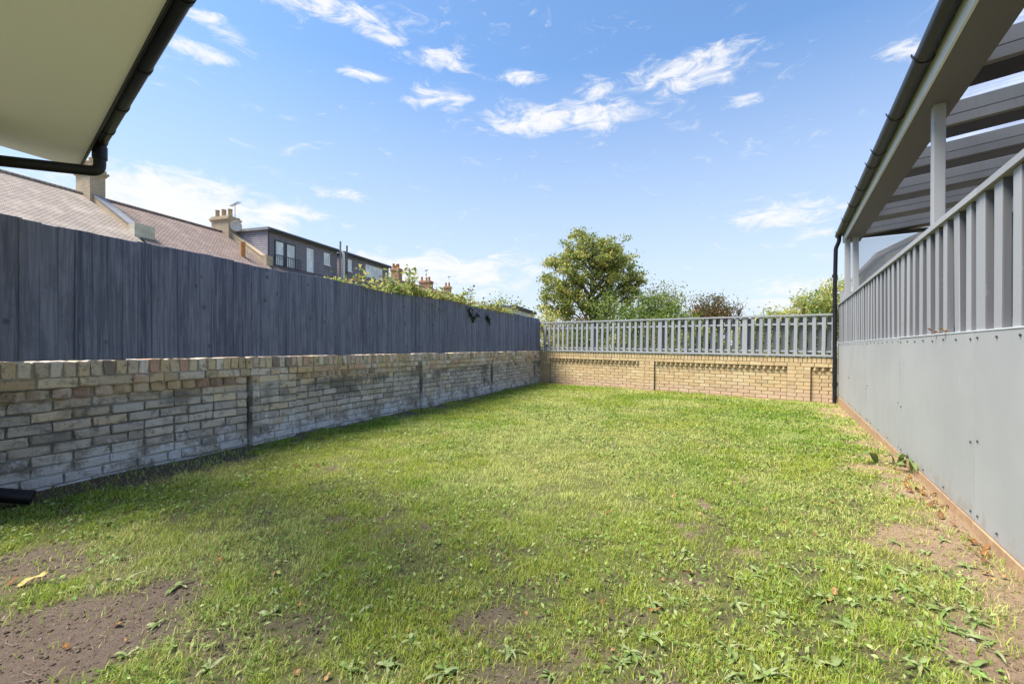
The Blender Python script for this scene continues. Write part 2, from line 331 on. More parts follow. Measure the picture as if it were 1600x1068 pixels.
M = dict(
    old=old_brick_mat(), old_mortar=mortar_mat('old_lime_mortar', (.36, .32, .26), (.46, .42, .36), .4, True), yellow=yellow_brick_mat(), yellow_mortar=mortar_mat('buff_mortar', (.28, .20, .12), (.34, .26, .17), .15),
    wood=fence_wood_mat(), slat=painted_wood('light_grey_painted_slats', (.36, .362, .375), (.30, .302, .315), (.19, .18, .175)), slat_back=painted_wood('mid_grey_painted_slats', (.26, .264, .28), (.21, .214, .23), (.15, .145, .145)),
    rough_slat=painted_wood('dark_rough_grey_slats', (.165, .165, .175), (.125, .125, .135), (.34, .34, .345), .5, .8),
    pale=panel_mat(), timber=plain('raw_timber', (.36, .23, .13), (.48, .32, .19), 3, .85, .15, .4, (6, 6, 6)),
    black=plain('black_plastic', (.012, .012, .015), (.020, .019, .023), 5, .38, .28, .03), bolt=plain('dark_bolt', (.03, .03, .035), (.05, .05, .05), 20, .4, .5, .0),
    soffit=plain('painted_soffit_board', (.83, .82, .94), (.85, .84, .95), .9, .7, .2, .06), beam=painted_wood('grey_painted_beam', (.140, .135, .140), (.120, .115, .120), (.10, .095, .10), .2), rafter=painted_wood('grey_painted_rafter', (.19, .187, .18), (.15, .147, .14), (.10, .097, .095), .4),
    fascia=plain('pale_fascia', (.64, .66, .68), (.70, .72, .74), 3, .5, .3, .03), sheet=sheet_mat(), darkgrey=plain('dark_grey_boards', (.085, .085, .095), (.11, .11, .12), 1.5, .6, .3, .1), wallgrey=plain('grey_render', (.33, .33, .34), (.38, .38, .39), 2, .9, .1, .3),
    render=plain('white_render', (.72, .72, .70), (.78, .78, .76), 2, .9, .1, .3), upvc=plain('white_window_frame', (.78, .78, .78), (.82, .82, .82), 2, .35, .4, 0), glass=glass_mat('window_glass', (.74, .77, .78)), anth=plain('dark_window_frame', (.05, .052, .06), (.07, .07, .08), 3, .45, .4, 0),
    rooftile=tile_roof_mat('weathered_clay_tiles', (.27, .225, .19), (.35, .295, .25)), rooftile2=tile_roof_mat('red_brown_clay_tiles', (.20, .150, .128), (.27, .205, .175)), slate=slate_mat('grey_hung_slates', (.24, .215, .245), (.29, .265, .295)),
    stock=brick_tex_mat('far_stock_brick', (.50, .38, .24), (.40, .30, .19), (.5, .45, .38)), redbrick=brick_tex_mat('far_red_brick', (.45, .22, .12), (.36, .18, .10), (.45, .38, .3)), coping=plain('cement_coping', (.55, .43, .28), (.48, .39, .28), 3, .9, .1, .4), leadgrey=plain('lead_flashing', (.22, .22, .23), (.28, .28, .29), 4, .6, .3, .1),
    pot=plain('clay_chimney_pot', (.50, .40, .28), (.40, .31, .21), 5, .9, .1, .2), terracotta=plain('terracotta', (.52, .27, .12), (.42, .2, .09), 6, .9, .1, .2), dish=plain('dish_grey', (.55, .55, .55), (.6, .6, .6), 3, .5, .3, 0), white=plain('white_paint', (.75, .76, .77), (.8, .8, .8), 3, .6, .3, .1),
    bark=plain('tree_bark', (.10, .08, .06), (.17, .14, .11), 9, .95, .1, .8, (3, 3, .7)), twig=plain('pale_dry_twig', (.33, .27, .19), (.22, .17, .12), 9, .9, .1, .2), leaf=attr_leaf('tree_leaves', .5, .45), grass=attr_leaf('grass_blades', .6, .35), weed=attr_leaf('weed_leaves', .5, .3), litter=attr_leaf('dry_leaves', .8, .2),
    soil=soil_mat(), ground=plain('rough_ground', (.10, .12, .04), (.16, .14, .08), .6, .95, .1, .6))

def opal_mat():
    m = Mat('opal_sheet', .4, .3); out = m.t.nodes['Material Output']; tr = m.n('ShaderNodeBsdfTranslucent'); tr.inputs[0].default_value = (.85, .86, .92, 1)
    mx = m.n('ShaderNodeMixShader'); mx.inputs[0].default_value = .45; m.color((.8, .8, .84)); m.L(tr.outputs[0], mx.inputs[1]); m.L(m.b.outputs[0], mx.inputs[2])
    tp = m.n('ShaderNodeBsdfTransparent'); m2 = m.n('ShaderNodeMixShader'); m2.inputs[0].default_value = .7; m.L(mx.outputs[0], m2.inputs[1]); m.L(tp.outputs[0], m2.inputs[2]); m.L(m2.outputs[0], out.inputs[0]); return m.m
M['opal'] = opal_mat()
# ------------------------------------------------------------------ ground
CL = (0.80, 12.9); CR = (6.17, 8.41)
def gz(x, y):
    x = np.asarray(x, float); y = np.asarray(y, float)
    return -0.012 * np.clip(x, 0, 6.3) + 0.05 * (fbm(x, y, .7, 3, 3) - .5) + 0.022 * (fbm(x, y, 5, 9, 3) - .5) + .062 * sstep(.9, .05, -(x - 1.0) * .850 + y * .526) * sstep(8.5, 3.0, y)
def d_left(x, y): return (x - CL[0]) * .923 - (y - CL[1]) * .385
def d_back(x, y): return -(x - CR[0]) * .641 - (y - CR[1]) * .767
def d_right(x, y): return -(x - 1.0) * .850 + y * .526
def bare(x, y):
    """share of bare soil, 0..1"""
    n = fbm(x, y, 2.3, 21, 4); n2 = fbm(x, y, 7, 31, 3)
    dl = d_left(x, y); dr = d_right(x, y); db = d_back(x, y)
    b = sstep(.50 + .28 * sstep(5.5, 3.0, y), .10, dl + (n - .5) * 1.0) * .95
    b = np.maximum(b, sstep(.46, .12, dr + (n - .5) * .9) * .85)
    b = np.maximum(b, sstep(.16, .02, db + (n - .5) * .3) * .8)
    q = np.hypot((x + 1.75) / .98, (y - 1.50) / .46) + (n - .5) * 1.6
    b = np.maximum(b, sstep(1.12, .45, q))
    q2 = np.hypot((x + 2.2) / .45, (y - 1.85) / .32) + (n - .5) * 1.6
    b = np.maximum(b, sstep(1.35, .7, q2) * .9)
    b = np.maximum(b, sstep(.67, .80, n2 * .55 + n * .45 + .15 * sstep(3.0, 1.2, y)) * .8)
    return np.clip(b, 0, 1)
tag(MB().add([(-900, -300, -.16), (900, -300, -.16), (900, 1500, -.16), (-900, 1500, -.16)], [(0, 1, 2, 3)]).build('ground', M['ground']), kind='structure')
xs = np.arange(-4.6, 7.4, .05); ys = np.arange(-.6, 13.8, .05); GX, GY = np.meshgrid(xs, ys, indexing='ij')
GZ = gz(GX, GY); nb = bare(GX, GY)
vv = np.stack([GX, GY, GZ], -1).reshape(-1, 3); nx, ny = GX.shape
ii = (np.arange(nx - 1)[:, None] * ny + np.arange(ny - 1)[None]).ravel()
tt = np.concatenate([np.stack([ii, ii + ny, ii + ny + 1], 1), np.stack([ii, ii + ny + 1, ii + 1], 1)])
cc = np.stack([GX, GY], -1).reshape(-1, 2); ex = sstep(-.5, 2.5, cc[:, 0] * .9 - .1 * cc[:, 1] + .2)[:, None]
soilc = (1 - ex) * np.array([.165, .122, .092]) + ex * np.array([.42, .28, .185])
thatch = np.array([.15, .165, .045]) * (0.8 + .5 * fbm(cc[:, 0], cc[:, 1], 3, 41)[:, None])
gap = (sstep(.50, .38, fbm(cc[:, 0], cc[:, 1], 8, 71 + 130, 3)) * sstep(4.5, 2.0, cc[:, 1]) * .6)[:, None]; thatch = thatch * (1 - gap) + np.array([.115, .09, .062]) * gap
bb = nb.reshape(-1, 1); gcol = soilc * bb + thatch * (1 - bb)
tag(link('lawn', mesh_np('lawn', vv, tt, gcol, True), M['soil']), kind='structure')

# ------------------------------------------------------------------ grass (stuff)
def in_garden(x, y, m=.02): return (d_left(x, y) > m) & (d_back(x, y) > m) & (d_right(x, y) > m)
def dryness(x, y):
    n = fbm(x, y, .9, 61, 4); n2 = fbm(x, y, 3.5, 66, 3)
    band = np.exp(-((x - .20 * y + .55) / .38) ** 2) * sstep(2.4, 3.4, y) * sstep(8.5, 6.0, y)       # worn paler track up the middle
    band2 = np.exp(-((x - .45 * y + .75) / .30) ** 2) * sstep(2.2, 3.0, y) * sstep(6.0, 4.2, y)
    return np.clip(.95 * sstep(.42, .66, n * .6 + n2 * .4) + .85 * band + .65 * band2, 0, 1)
def grass():
    P = []
    for (y0, y1, rho) in ((.5, 1.1, 9000), (1.1, 1.9, 27000), (1.9, 2.8, 21000), (2.8, 4.2, 13000), (4.2, 6.5, 8000), (6.5, 13, 4200)):
        x0 = max(-4.2, -1.25 * y1 - .3); x1 = min(6.4, 1.25 * y1 + .3); n = int((x1 - x0) * (y1 - y0) * rho)
        x = rng.uniform(x0, x1, n); y = rng.uniform(y0, y1, n)
        k = in_garden(x, y) & (np.abs(x) < 1.25 * y + .35)
        P.append(np.stack([x[k], y[k]], 1))
    P = np.concatenate(P); x, y = P[:, 0], P[:, 1]
    b = bare(x, y); tuft = fbm(x, y, 9, 71, 3); keep = rng.random(len(x)) < (1 - .96 * b) * (.30 + 1.05 * sstep(.34, .60, tuft * .6 + fbm(x, y, 24, 171, 2) * .4))
    keep &= rng.random(len(x)) > .55 * sstep(.50, .38, fbm(x, y, 8, 71 + 130, 3)) * sstep(4.5, 2.0, y)      # thin spots in the near turf
    x, y, b, tuft = x[keep], y[keep], b[keep], tuft[keep]; n = len(x)
    dist = np.hypot(x, y); far = np.clip(dist / 2.6, 1, 4.2)
    lush = fbm(x, y, 1.1, 81, 4)
    h = rng.uniform(.011, .031, n) * (.35 + 1.55 * tuft) * (.55 + 1.0 * lush) * (.85 + .12 * far); w = rng.uniform(.0008, .0018, n) * far
    th = rng.uniform(0, 2 * np.pi, n); lean = rng.uniform(.25, 1.25, n) * h
    ph = th + rng.normal(0, .5, n)
    sx, sy = -np.sin(ph), np.cos(ph); lx, ly = np.cos(th), np.sin(th); z = gz(x, y) - .002
    V = np.empty((n, 5, 3))
    V[:, 0] = np.stack([x - sx * w, y - sy * w, z], 1); V[:, 1] = np.stack([x + sx * w, y + sy * w, z], 1)
    mx, my, mz = x + lx * lean * .38, y + ly * lean * .38, z + h * .62
    V[:, 2] = np.stack([mx - sx * w * .8, my - sy * w * .8, mz], 1); V[:, 3] = np.stack([mx + sx * w * .8, my + sy * w * .8, mz], 1)
    V[:, 4] = np.stack([x + lx * lean, y + ly * lean, z + h * rng.uniform(.75, 1.05, n)], 1)
    base = (np.arange(n) * 5)[:, None, None]; T = (np.array([[0, 1, 3], [0, 3, 2], [2, 3, 4]])[None] + base).reshape(-1, 3)
    dry = dryness(x, y); r = rng.random(n)
    g1 = np.array([.185, .325, .024]); g2 = np.array([.360, .415, .052]); dr = np.array([.60, .59, .24]); br = np.array([.50, .36, .19])
    f = np.clip(.40 + 2.2 * (lush - .5) + rng.normal(0, .22, n), 0, 1)[:, None]
    c = g2 * (1 - f) + g1 * f
    pd = np.clip(dry * .74 + (r < .12) * .6, 0, 1)[:, None] * rng.uniform(.4, 1, n)[:, None]; c = c * (1 - pd) + dr * pd
    c = np.where((rng.random(n) < .05)[:, None], br, c) * rng.uniform(.75, 1.2, n)[:, None]
    fl = rng.random(n) < .09                                               # dead blades lying flat
    V[fl, 4, 2] = z[fl] + rng.uniform(.004, .016, fl.sum()); V[fl, 2:4, 2] = (z[fl] + rng.uniform(.005, .015, fl.sum()))[:, None]
    c[fl] = np.array([.62, .53, .29]) * rng.uniform(.55, 1.15, fl.sum())[:, None]
    return link('grass', mesh_np('grass', V.reshape(-1, 3), T, np.repeat(c, 5, 0)), M['grass'])
tag(grass(), 'patchy short green and yellowing grass covering the lawn', 'grass', kind='stuff')

# ------------------------------------------------------------------ bricks
def brick_set(sizes, jit, bev, mat):
    def turned(me, dp):                                          # dogtooth brick: set cornerwise, corner at the local origin
        c, q = math.cos(math.pi / 4), math.sin(math.pi / 4)
        for v in me.vertices: a, b = v.co.x, v.co.y + dp / 2; v.co.x = a * c - b * q; v.co.y = a * q + b * c - dp * .7071
    d = {}
    for key, (l, dp, h) in sizes.items():
        d[key] = []
        for k in range(6):
            me = bevel_box(l, dp, h, bev, jit, 1, (0, -dp / 2, 0), 'brick'); me.materials.append(mat); d[key].append(me)
            if key == 'd': turned(me, dp)
    return d
def place_bricks(root, items, limit, meshes, cam_loc, stuff_name='far_bricks'):
    """items: (kind, x, yface, z). The ones nearest the camera become objects, the others one joined part"""
    Mw = root.matrix_basis.copy()
    items = sorted(items, key=lambda t: (Mw @ Vector((t[1], t[2], t[3])) - Vector(cam_loc)).length)
    for (k, x, y, z, sc) in items[:limit]:
        link('brick', random.choice(meshes[k]), None, root, (x, y, z), (random.gauss(0, .006), random.gauss(0, .008), random.gauss(0, .012)), (sc, 1, 1))
    rest = items[limit:]
    if rest:
        V = []; F = []; b = 0
        for (k, x, y, z, sc) in rest:
            me = random.choice(meshes[k])
            V += [(v.co.x * sc + x, v.co.y + y, v.co.z + z) for v in me.vertices]; F += [tuple(i + b for i in p.vertices) for p in me.polygons]; b += len(me.vertices)
        me = bpy.data.meshes.new(stuff_name); me.from_pydata(V, [], F); me.update(); me.materials.append(meshes[rest[0][0]][0].materials[0])
        tag(link(stuff_name, me, None, root), kind='stuff')
def course(x0, x1, off, headers, jit=.006):
    """split x0..x1 into bricks: list of (kind, centre, scale)"""
    out = []; x = x0; first = True
    while x < x1 - .03:
        k = 'h' if random.random() < headers else 's'
        L = (.1125 if k == 'h' else .228)
        if first and off: L *= off; first = False
        if x + L > x1 - .06: L = x1 - x
        if L > .27: L = L / 2
        if L < .17: k = 'h'
        else: k = 's'
        out.append((k, x + L / 2, (L - .011) / (.102 if k == 'h' else .216) + random.uniform(-.012, .012))); x += L
    return out

# left boundary wall: local x runs from the far corner towards the camera, +y is the garden
LR = math.atan2(-.923, -.385); LEN_L = 11.7
wallL = empty('brick_wall', (CL[0], CL[1], 0), LR)
tag(wallL, 'weathered grey and buff brick boundary wall under the dark blue fence, with shallow piers', 'wall')
bL = brick_set({'d': (.084, .084, .066), 's': (.216, .10, .066), 'h': (.102, .10, .066), 'c': (.064, .20, .108)}, .0060, .006, M['old'])
CH = .0762; ZT = .905
piersL = [(8.53, 9.07), (5.47, 6.03), (2.72, 3.28), (0.0, .45)]
items = []
def span_without(a, b, cuts):
    out = [(a, b)]
    for c0, c1 in cuts:
        nxt = []
        for s0, s1 in out:
            if c1 <= s0 or c0 >= s1: nxt.append((s0, s1)); continue
            if c0 > s0: nxt.append((s0, c0))
            if c1 < s1: nxt.append((c1, s1))
        out = nxt
    return out
panels = span_without(0, LEN_L, [(a - .0, b + .022) for a, b in piersL])
for ci in range(12):
    z = ZT - .118 - CH * (ci + .5)
    if z < -.10: break
    sag = lambda x: .010 * math.sin(x * .9 + ci * .3) + .006 * math.sin(x * 2.7)
    if ci == 0:
        for k, x, s in course(0, LEN_L, .5, .55): items.append((k, x, .036 + random.uniform(-.006, .006), z + sag(x) * .4, s))
    elif ci == 1:
        for p0, p1 in panels:
            n = int((p1 - p0) / .119); st = (p1 - p0) / n
            for q in range(n): items.append(('d', p0 + (q + .5) * st, .050 + random.uniform(-.006, .004), z + sag(p0 + q * st) * .4, 1.0))
        for p0, p1 in piersL:
            for k, x, s in course(p0, p1, .5, .2): items.append((k, x, .047 + random.uniform(-.004, .004), z, s))
    else:
        for p0, p1 in panels:
            for k, x, s in course(p0, p1, (1, .5)[ci % 2], .14): items.append((k, x, random.uniform(-.005, .006) + (.006 if ci > 8 else 0), z + sag(x), s))
        for p0, p1 in piersL:
            for k, x, s in course(p0, p1, (1, .5)[ci % 2], .1): items.append((k, x, .047 + random.uniform(-.004, .004), z + random.uniform(-.002, .002), s))
place_bricks(wallL, items, 300, bL, (0, 0, 1))
x = .04
while x < LEN_L:
    link('coping_brick', random.choice(bL['c']), None, wallL, (x, .034 + random.uniform(-.007, .006), ZT - .058 + random.uniform(-.005, .004)), (random.gauss(0, .02), random.gauss(0, .05), random.gauss(0, .04)), (1, 1, 1)); x += .0765 + random.uniform(-.002, .004)
mo = MB()
for p0, p1 in panels: mo.box(p0, p1, -.20, -.017, -.25, ZT - .20)
mo.box(0, LEN_L, -.21, .020, ZT - .118 - CH, ZT - .016)
mo.box(0, LEN_L, -.208, -.018, ZT - .20, ZT - .118 - CH - .001)
mo.build('mortar_core', M['old_mortar'], wallL)
for p0, p1 in piersL: MB().box(p0 + .006, p1 - .004, -.19, .036, -.25, ZT - .118 - CH).build('mortar_core', M['old_mortar'], wallL)

# back boundary wall: local x from the right corner to the left corner, +y is the garden
BR = math.atan2(.641, -.767); LEN_B = 7.0; TILT = -.0125
wallB = empty('brick_wall', (CR[0], CR[1], 0), BR, TILT)
tag(wallB, 'sunlit yellow brick wall with dentil course across the end of the lawn', 'wall')
bB = brick_set({'d': (.080, .080, .066), 's': (.216, .10, .066), 'h': (.102, .10, .066), 'c': (.066, .20, .104)}, .0012, .004, M['yellow'])
ZB = .805; piersB = [(.40, .80), (3.545, 3.93), (6.61, 7.0)]; panelsB = span_without(0, LEN_B, piersB); items = []
for ci in range(12):
    z = ZB - .114 - .075 * (ci + .5)
    if z < -.18: break
    if ci == 0:
        for k, x, s in course(0, LEN_B, .5, .0): items.append((k, x, .045, z, s))
    elif ci == 1:
        for p0, p1 in panelsB:
            n = int((p1 - p0) / .1135); st = (p1 - p0) / n
            for q in range(n): items.append(('d', p0 + (q + .5) * st, .048, z, 1.0))
        for p0, p1 in piersB:
            for k, x, s in course(p0, p1, .5, 0): items.append((k, x, .045, z, s))
    else:
        for p0, p1 in panelsB:
            for k, x, s in course(p0, p1, (1, .5)[ci % 2], .03): items.append((k, x, random.uniform(-.002, .002), z, s))
        for p0, p1 in piersB:
            for k, x, s in course(p0, p1, (1, .5)[ci % 2], 0): items.append((k, x, .045 + random.uniform(-.001, .001), z, s))
place_bricks(wallB, items, 300, bB, (0, 0, 1))
x = .04
while x < LEN_B - .02:
    link('coping_brick', random.choice(bB['c']), None, wallB, (x, .046, ZB - .056), (0, random.gauss(0, .01), random.gauss(0, .01))); x += .0765
mo = MB(); mo.box(0, LEN_B, -.20, -.010, -.35, ZB - .19); mo.box(0, LEN_B, -.21, .037, ZB - .114 - .073, ZB - .010)
for p0, p1 in piersB: mo.box(p0 + .004, p1 - .004, -.19, .037, -.35, ZB - .186)
mo.build('mortar_core', M['yellow_mortar'], wallB)

# ------------------------------------------------------------------ left close-boarded fence
fenceL = empty('board_fence', (CL[0], CL[1], 0), LR)
tag(fenceL, 'tall dark blue-grey close-boarded fence standing on the old brick wall', 'fence')
boards = []
for k in range(5):
    bm = bmesh.new(); bmesh.ops.create_cube(bm, size=1)
    for v in bm.verts: v.co = Vector((v.co.x * .112, v.co.y * (.008 if v.co.x < 0 else .017), v.co.z))
    bmesh.ops.bevel(bm, geom=list(bm.edges), offset=.0025, segments=1, affect='EDGES')
    me = bpy.data.meshes.new('board'); bm.to_mesh(me); bm.free(); me.materials.append(M['wood']); boards.append(me)
x = .03
def fence_top(x):
    Z = 12.9 - .923 * x; px = 1088 - 690 / Z / .2185
    t = 1.862 - .03 * math.exp(-((px - 840) / 60) ** 2) - .045 * math.exp(-((px - 610) / 45) ** 2) + .012 * math.sin(x * 1.3) + .006 * math.sin(x * 4.1)
    return t
while x < LEN_L:
    t = fence_top(x) + random.uniform(-.006, .006); h = t - (ZT + .004)
    link('board', random.choice(boards), None, fenceL, (x, .012 + random.uniform(-.003, .003), ZT + .004 + h / 2), (random.gauss(0, .003), random.gauss(0, .0025), random.uniform(-.012, .03)), (random.uniform(.97, 1.12), 1, h)); x += .1015 + random.uniform(-.006, .006)
for z in (1.02, 1.40, 1.74): MB().box(0, LEN_L, -.065, -.022, z - .04, z + .04).build('rail', M['wood'], fenceL)
for x in np.arange(.5, LEN_L, 2.4): MB().box(x, x + .1, -.17, -.07, ZT - .1, 1.80).build('post', M['wood'], fenceL)

# ------------------------------------------------------------------ back slatted fence
fenceB = empty('slatted_fence', (CR[0], CR[1], 0), BR, TILT)
tag(fenceB, 'light grey hit-and-miss slatted fence along the top of the yellow brick wall', 'fence')
zb0 = ZB + .012; zb1 = ZB + .845; hs = zb1 - zb0 - .06
sl = [bevel_box(.062, .022, hs, .003, .0008) for _ in range(4)]; sb = [bevel_box(.060, .022, hs - .10, .003, .0008) for _ in range(4)]
for me in sl: me.materials.append(M['slat'])
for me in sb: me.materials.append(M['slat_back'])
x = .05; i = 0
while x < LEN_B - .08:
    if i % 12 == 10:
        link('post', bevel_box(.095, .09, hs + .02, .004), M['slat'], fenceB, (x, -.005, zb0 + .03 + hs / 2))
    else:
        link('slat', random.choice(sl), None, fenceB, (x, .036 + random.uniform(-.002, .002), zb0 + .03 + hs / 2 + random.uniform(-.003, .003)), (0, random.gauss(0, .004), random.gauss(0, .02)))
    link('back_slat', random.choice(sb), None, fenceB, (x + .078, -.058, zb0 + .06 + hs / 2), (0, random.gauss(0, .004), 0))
    x += .153; i += 1
MB().box(.0, LEN_B - .03, -.055, .062, zb1 - .032, zb1).build('top_rail', M['slat'], fenceB)
MB().box(.0, LEN_B - .03, -.045, .022, zb1 - .205, zb1 - .165).build('rail', M['slat'], fenceB)
MB().box(.0, LEN_B - .03, -.045, .022, zb0 + .085, zb0 + .125).build('rail', M['slat'], fenceB)
MB().box(.0, LEN_B - .03, -.070, .066, zb0 + .006, zb0 + .05).build('bottom_rail', M['slat'], fenceB)

# ------------------------------------------------------------------ right fence with sheet panels
RR = math.atan2(.850, .526)                                   # local x runs away from the camera, +y is the garden
fenceR = empty('panel_fence', (1.0, 0, 0), RR)
tag(fenceR, 'pale grey sheet-panel fence with vertical slats above, along the right of the lawn', 'fence')
joints = [.92, 2.74, 4.53, 6.36, 8.17, 9.88]; PZ0, PZ1, RZ = .086, 1.085, 1.823
for a, b in zip(joints[:-1], joints[1:]):
    L = b - a - .007
    link('sheet_panel', bevel_box(L, .012, PZ1 - PZ0 + random.uniform(-.004, .004), .0006), M['pale'], fenceR, ((a + b) / 2, -.006 + random.uniform(-.002, .002), (PZ0 + PZ1) / 2), (0, random.uniform(-.002, .002), random.uniform(-.002, .002)))
bolt = MB().tube([(0, 0, 0), (0, .006, 0)], [.0068, .006], 8).mesh('bolt'); bolt.materials.append(M['bolt'])
for a, b in zip(joints[:-1], joints[1:]):
    for k in range(8):
        xx = a + .05 + (b - a - .1) * k / 7
        link('bolt', bolt, None, fenceR, (xx, .001, PZ1 - .035 + random.uniform(-.006, .006)))
        if k % 2 == 0 or k == 7: link('bolt', bolt, None, fenceR, (xx, .001, PZ0 + .035 + random.uniform(-.006, .006)))
    for s, xx in ((0, a + .05), (1, b - .05)): link('bolt', bolt, None, fenceR, (xx, .001, .52 + random.uniform(-.03, .03)))
for a in joints[1:-1]: MB().box(a - .05, a + .05, -.06, -.016, .05, PZ1 - .052).build('joint_backing', M['darkgrey'], fenceR)  # added dark backing: stops light through the gap, keeps the joint line dark
zs0, zs1 = PZ1 + .004, RZ - .035; hs = zs1 - zs0
sl = [bevel_box(.092, .032, hs, .003, .0012) for _ in range(4)]; sb = [bevel_box(.10, .022, hs - .02, .003, .0012) for _ in range(4)]
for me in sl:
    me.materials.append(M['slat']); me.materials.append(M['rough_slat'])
    for p in me.polygons: p.material_index = 1 if abs(p.normal.x) > .8 else 0            # narrow edge faces in the darker, rougher grey
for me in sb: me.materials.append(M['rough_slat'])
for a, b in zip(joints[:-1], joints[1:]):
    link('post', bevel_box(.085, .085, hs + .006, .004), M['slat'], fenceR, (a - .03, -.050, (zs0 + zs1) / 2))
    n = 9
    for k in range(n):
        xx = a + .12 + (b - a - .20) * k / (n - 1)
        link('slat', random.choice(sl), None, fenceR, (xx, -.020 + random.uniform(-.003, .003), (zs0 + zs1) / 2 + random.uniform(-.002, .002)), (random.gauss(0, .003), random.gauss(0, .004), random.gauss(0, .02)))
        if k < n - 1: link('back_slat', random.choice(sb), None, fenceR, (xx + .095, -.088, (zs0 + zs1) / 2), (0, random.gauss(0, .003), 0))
    MB().box(a - .07, b - .074, -.115, .012, RZ - .034, RZ + random.uniform(-.003, .003)).build('top_rail', M['slat'], fenceR)
    MB().box(a, b - .004, -.077, -.037, RZ - .20, RZ - .13).build('rail', M['rough_slat'], fenceR)
    MB().box(a, b - .004, -.077, -.037, PZ1 - .05, PZ1 + .05).build('rail', M['rough_slat'], fenceR)
    MB().box(a - .05, b - .054, -.055, .004, PZ1 - .0, PZ1 + .006).build('ledge', M['fascia'], fenceR)
    MB().box(a + .004, b - .004, -.05, .008 + random.uniform(-.003, .003), -.20, PZ0 - .006).build('base_board', M['timber'], fenceR)

# ------------------------------------------------------------------ verandah on the right
ver = empty('verandah', (1.0, 0, 0), RR)
tag(ver, 'open grey timber verandah with corrugated clear roof rising behind the right fence', 'verandah')
XA, XB = -.6, 9.75
MB().box(XA, XB, -.317, -.080, 2.95, 3.10).build('beam', M['beam'], ver)
MB().box(XA, XB, -.078, -.060, 2.952, 3.17).build('fascia', M['fascia'], ver)
def half_gutter(L, r, n=12, th=.004):
    m = MB(); vs = []; fs = []
    prof = [(math.cos(math.pi + math.pi * k / n) * r, math.sin(math.pi + math.pi * k / n) * r) for k in range(n + 1)]
    prof = [(-r, .012)] + prof + [(r, .012)]
    inner = [(p * (r - th) / r, q + th * (1 if q < 0 else 0)) for p, q in prof[::-1]]
    m.prism(prof + inner, 'x', 0, L); return m
def clip(r):
    m = MB(); n = 12; prof = [(math.cos(math.pi + math.pi * k / n), math.sin(math.pi + math.pi * k / n)) for k in range(n + 1)]
    o = [(-1.12 * r, .03)] + [(p * r * 1.10, q * r * 1.10) for p, q in prof] + [(1.3 * r, .03)]; i = [(1.2 * r, .02)] + [(p * r * 1.003, q * r * 1.003) for p, q in prof[::-1]] + [(-1.0 * r, .02)]
    m.prism(o + i, 'x', -.016, .016); return m
gut = half_gutter(XB - XA + .02, .056).build('gutter', M['black'], ver, (XA, -.002, 3.105))
cm = clip(.056).mesh('bracket'); cm.materials.append(M['black'])
for x in (1.9, 2.9, 3.75, 4.7, 5.55, 5.95, 6.8, 7.6, 8.5, 9.5): link('bracket', cm, None, gut, (x - XA, 0, 0))
dp = bend([(9.66, -.002, 3.07), (9.66, -.002, 2.98), (9.70, .045, 2.86), (9.74, .055, 2.2), (9.76, .060, -.05)], .04)
pipe = MB().tube(dp, .034, 12).build('downpipe', M['black'], ver)
for z in (2.35, 1.68, .30): MB().tube([(9.752, .056, z - .03), (9.753, .057, z + .03)], .042, 12).build('pipe_clip', M['black'], pipe)
link('post', bevel_box(.075, .075, 1.95, .004), M['slat'], ver, (4.33, -.20, 1.98), (0, R(-1.0), R(2)))
for x, y in ((9.22, -.20), (9.40, -.10), (9.62, -.24)): link('post', bevel_box(.08, .08, 2.05, .004), M['slat'], ver, (x, y, 1.93), (0, R(random.uniform(-1, 1)), 0))
def roof_z(y): return 3.215 + .09 * (-y - .317)
sl_ = math.atan(.09)
edges = [9.62, 8.42, 7.36, 6.28, 5.2, 4.12, 3.02, 1.95, .88, -.2]
raft_up = bevel_box(.062, 3.3, .115, .004); raft_lo = bevel_box(.058, 3.3, .085, .004); bat = bevel_box(.29, 3.2, .05, .003)
for me, mt in ((raft_up, 'rafter'), (raft_lo, 'rafter'), (bat, 'black')): me.materials.append(M[mt])
for x in edges:
    yc = -1.86; z = roof_z(yc)
    link('rafter', raft_up, None, ver, (x - .24, yc, z - .075), (-sl_, 0, 0)); link('rafter', raft_lo, None, ver, (x - .24, yc, z - .177), (-sl_, 0, 0))
    link('black_strip', bat, None, ver, (x - .06, yc - .03, z - .190), (-sl_, 0, 0))  # plain black strip along the far side of each rafter
for a, b in zip(edges[1:], edges[:-1]):
    n = int((b - a) / .0127); V = []; F = []
    for k in range(n + 1):
        x = a + (b - a + .03) * k / n; dz = .010 * math.sin(2 * math.pi * x / .076)
        for y in (-.10, -3.55): V.append((x, y, roof_z(y) + .004 + dz))
    F = [(2 * k, 2 * k + 2, 2 * k + 3, 2 * k + 1) for k in range(n)]
    link('roof_sheet', (lambda m: m.mesh('roof_sheet'))(MB().add(V, F, True)), M['sheet'], ver)
MB().box(9.66, 9.69, -3.4, -.10, 2.05, 2.98).build('end_panel', M['opal'], ver)
MB().box(9.60, 9.655, -3.4, -.33, 2.99, 3.05).build('end_beam', M['darkgrey'], ver)
MB().box(9.64, 9.70, -3.4, -.02, -.1, 2.04).build('end_wall', M['wallgrey'], ver)
MB().box(-.8, 9.7, -3.66, -3.56, -.1, 3.6).build('back_wall', M['wallgrey'], ver)
shed = empty('storage_shed', (1.0, 0, 0), RR); tag(shed, 'dark grey boarded shed under the far end of the verandah', 'shed')
MB().box(8.30, 9.45, -2.9, -.95, -.1, 2.10).build('shed_body', M['darkgrey'], shed)
MB().box(8.27, 9.48, -2.95, -.92, 2.104, 2.14).build('shed_roof', M['darkgrey'], shed)
for y in (-1.3, -1.75, -2.2): MB().box(8.288, 8.298, y, y + .03, -.1, 2.10).build('trim_strip', M['wallgrey'], shed)

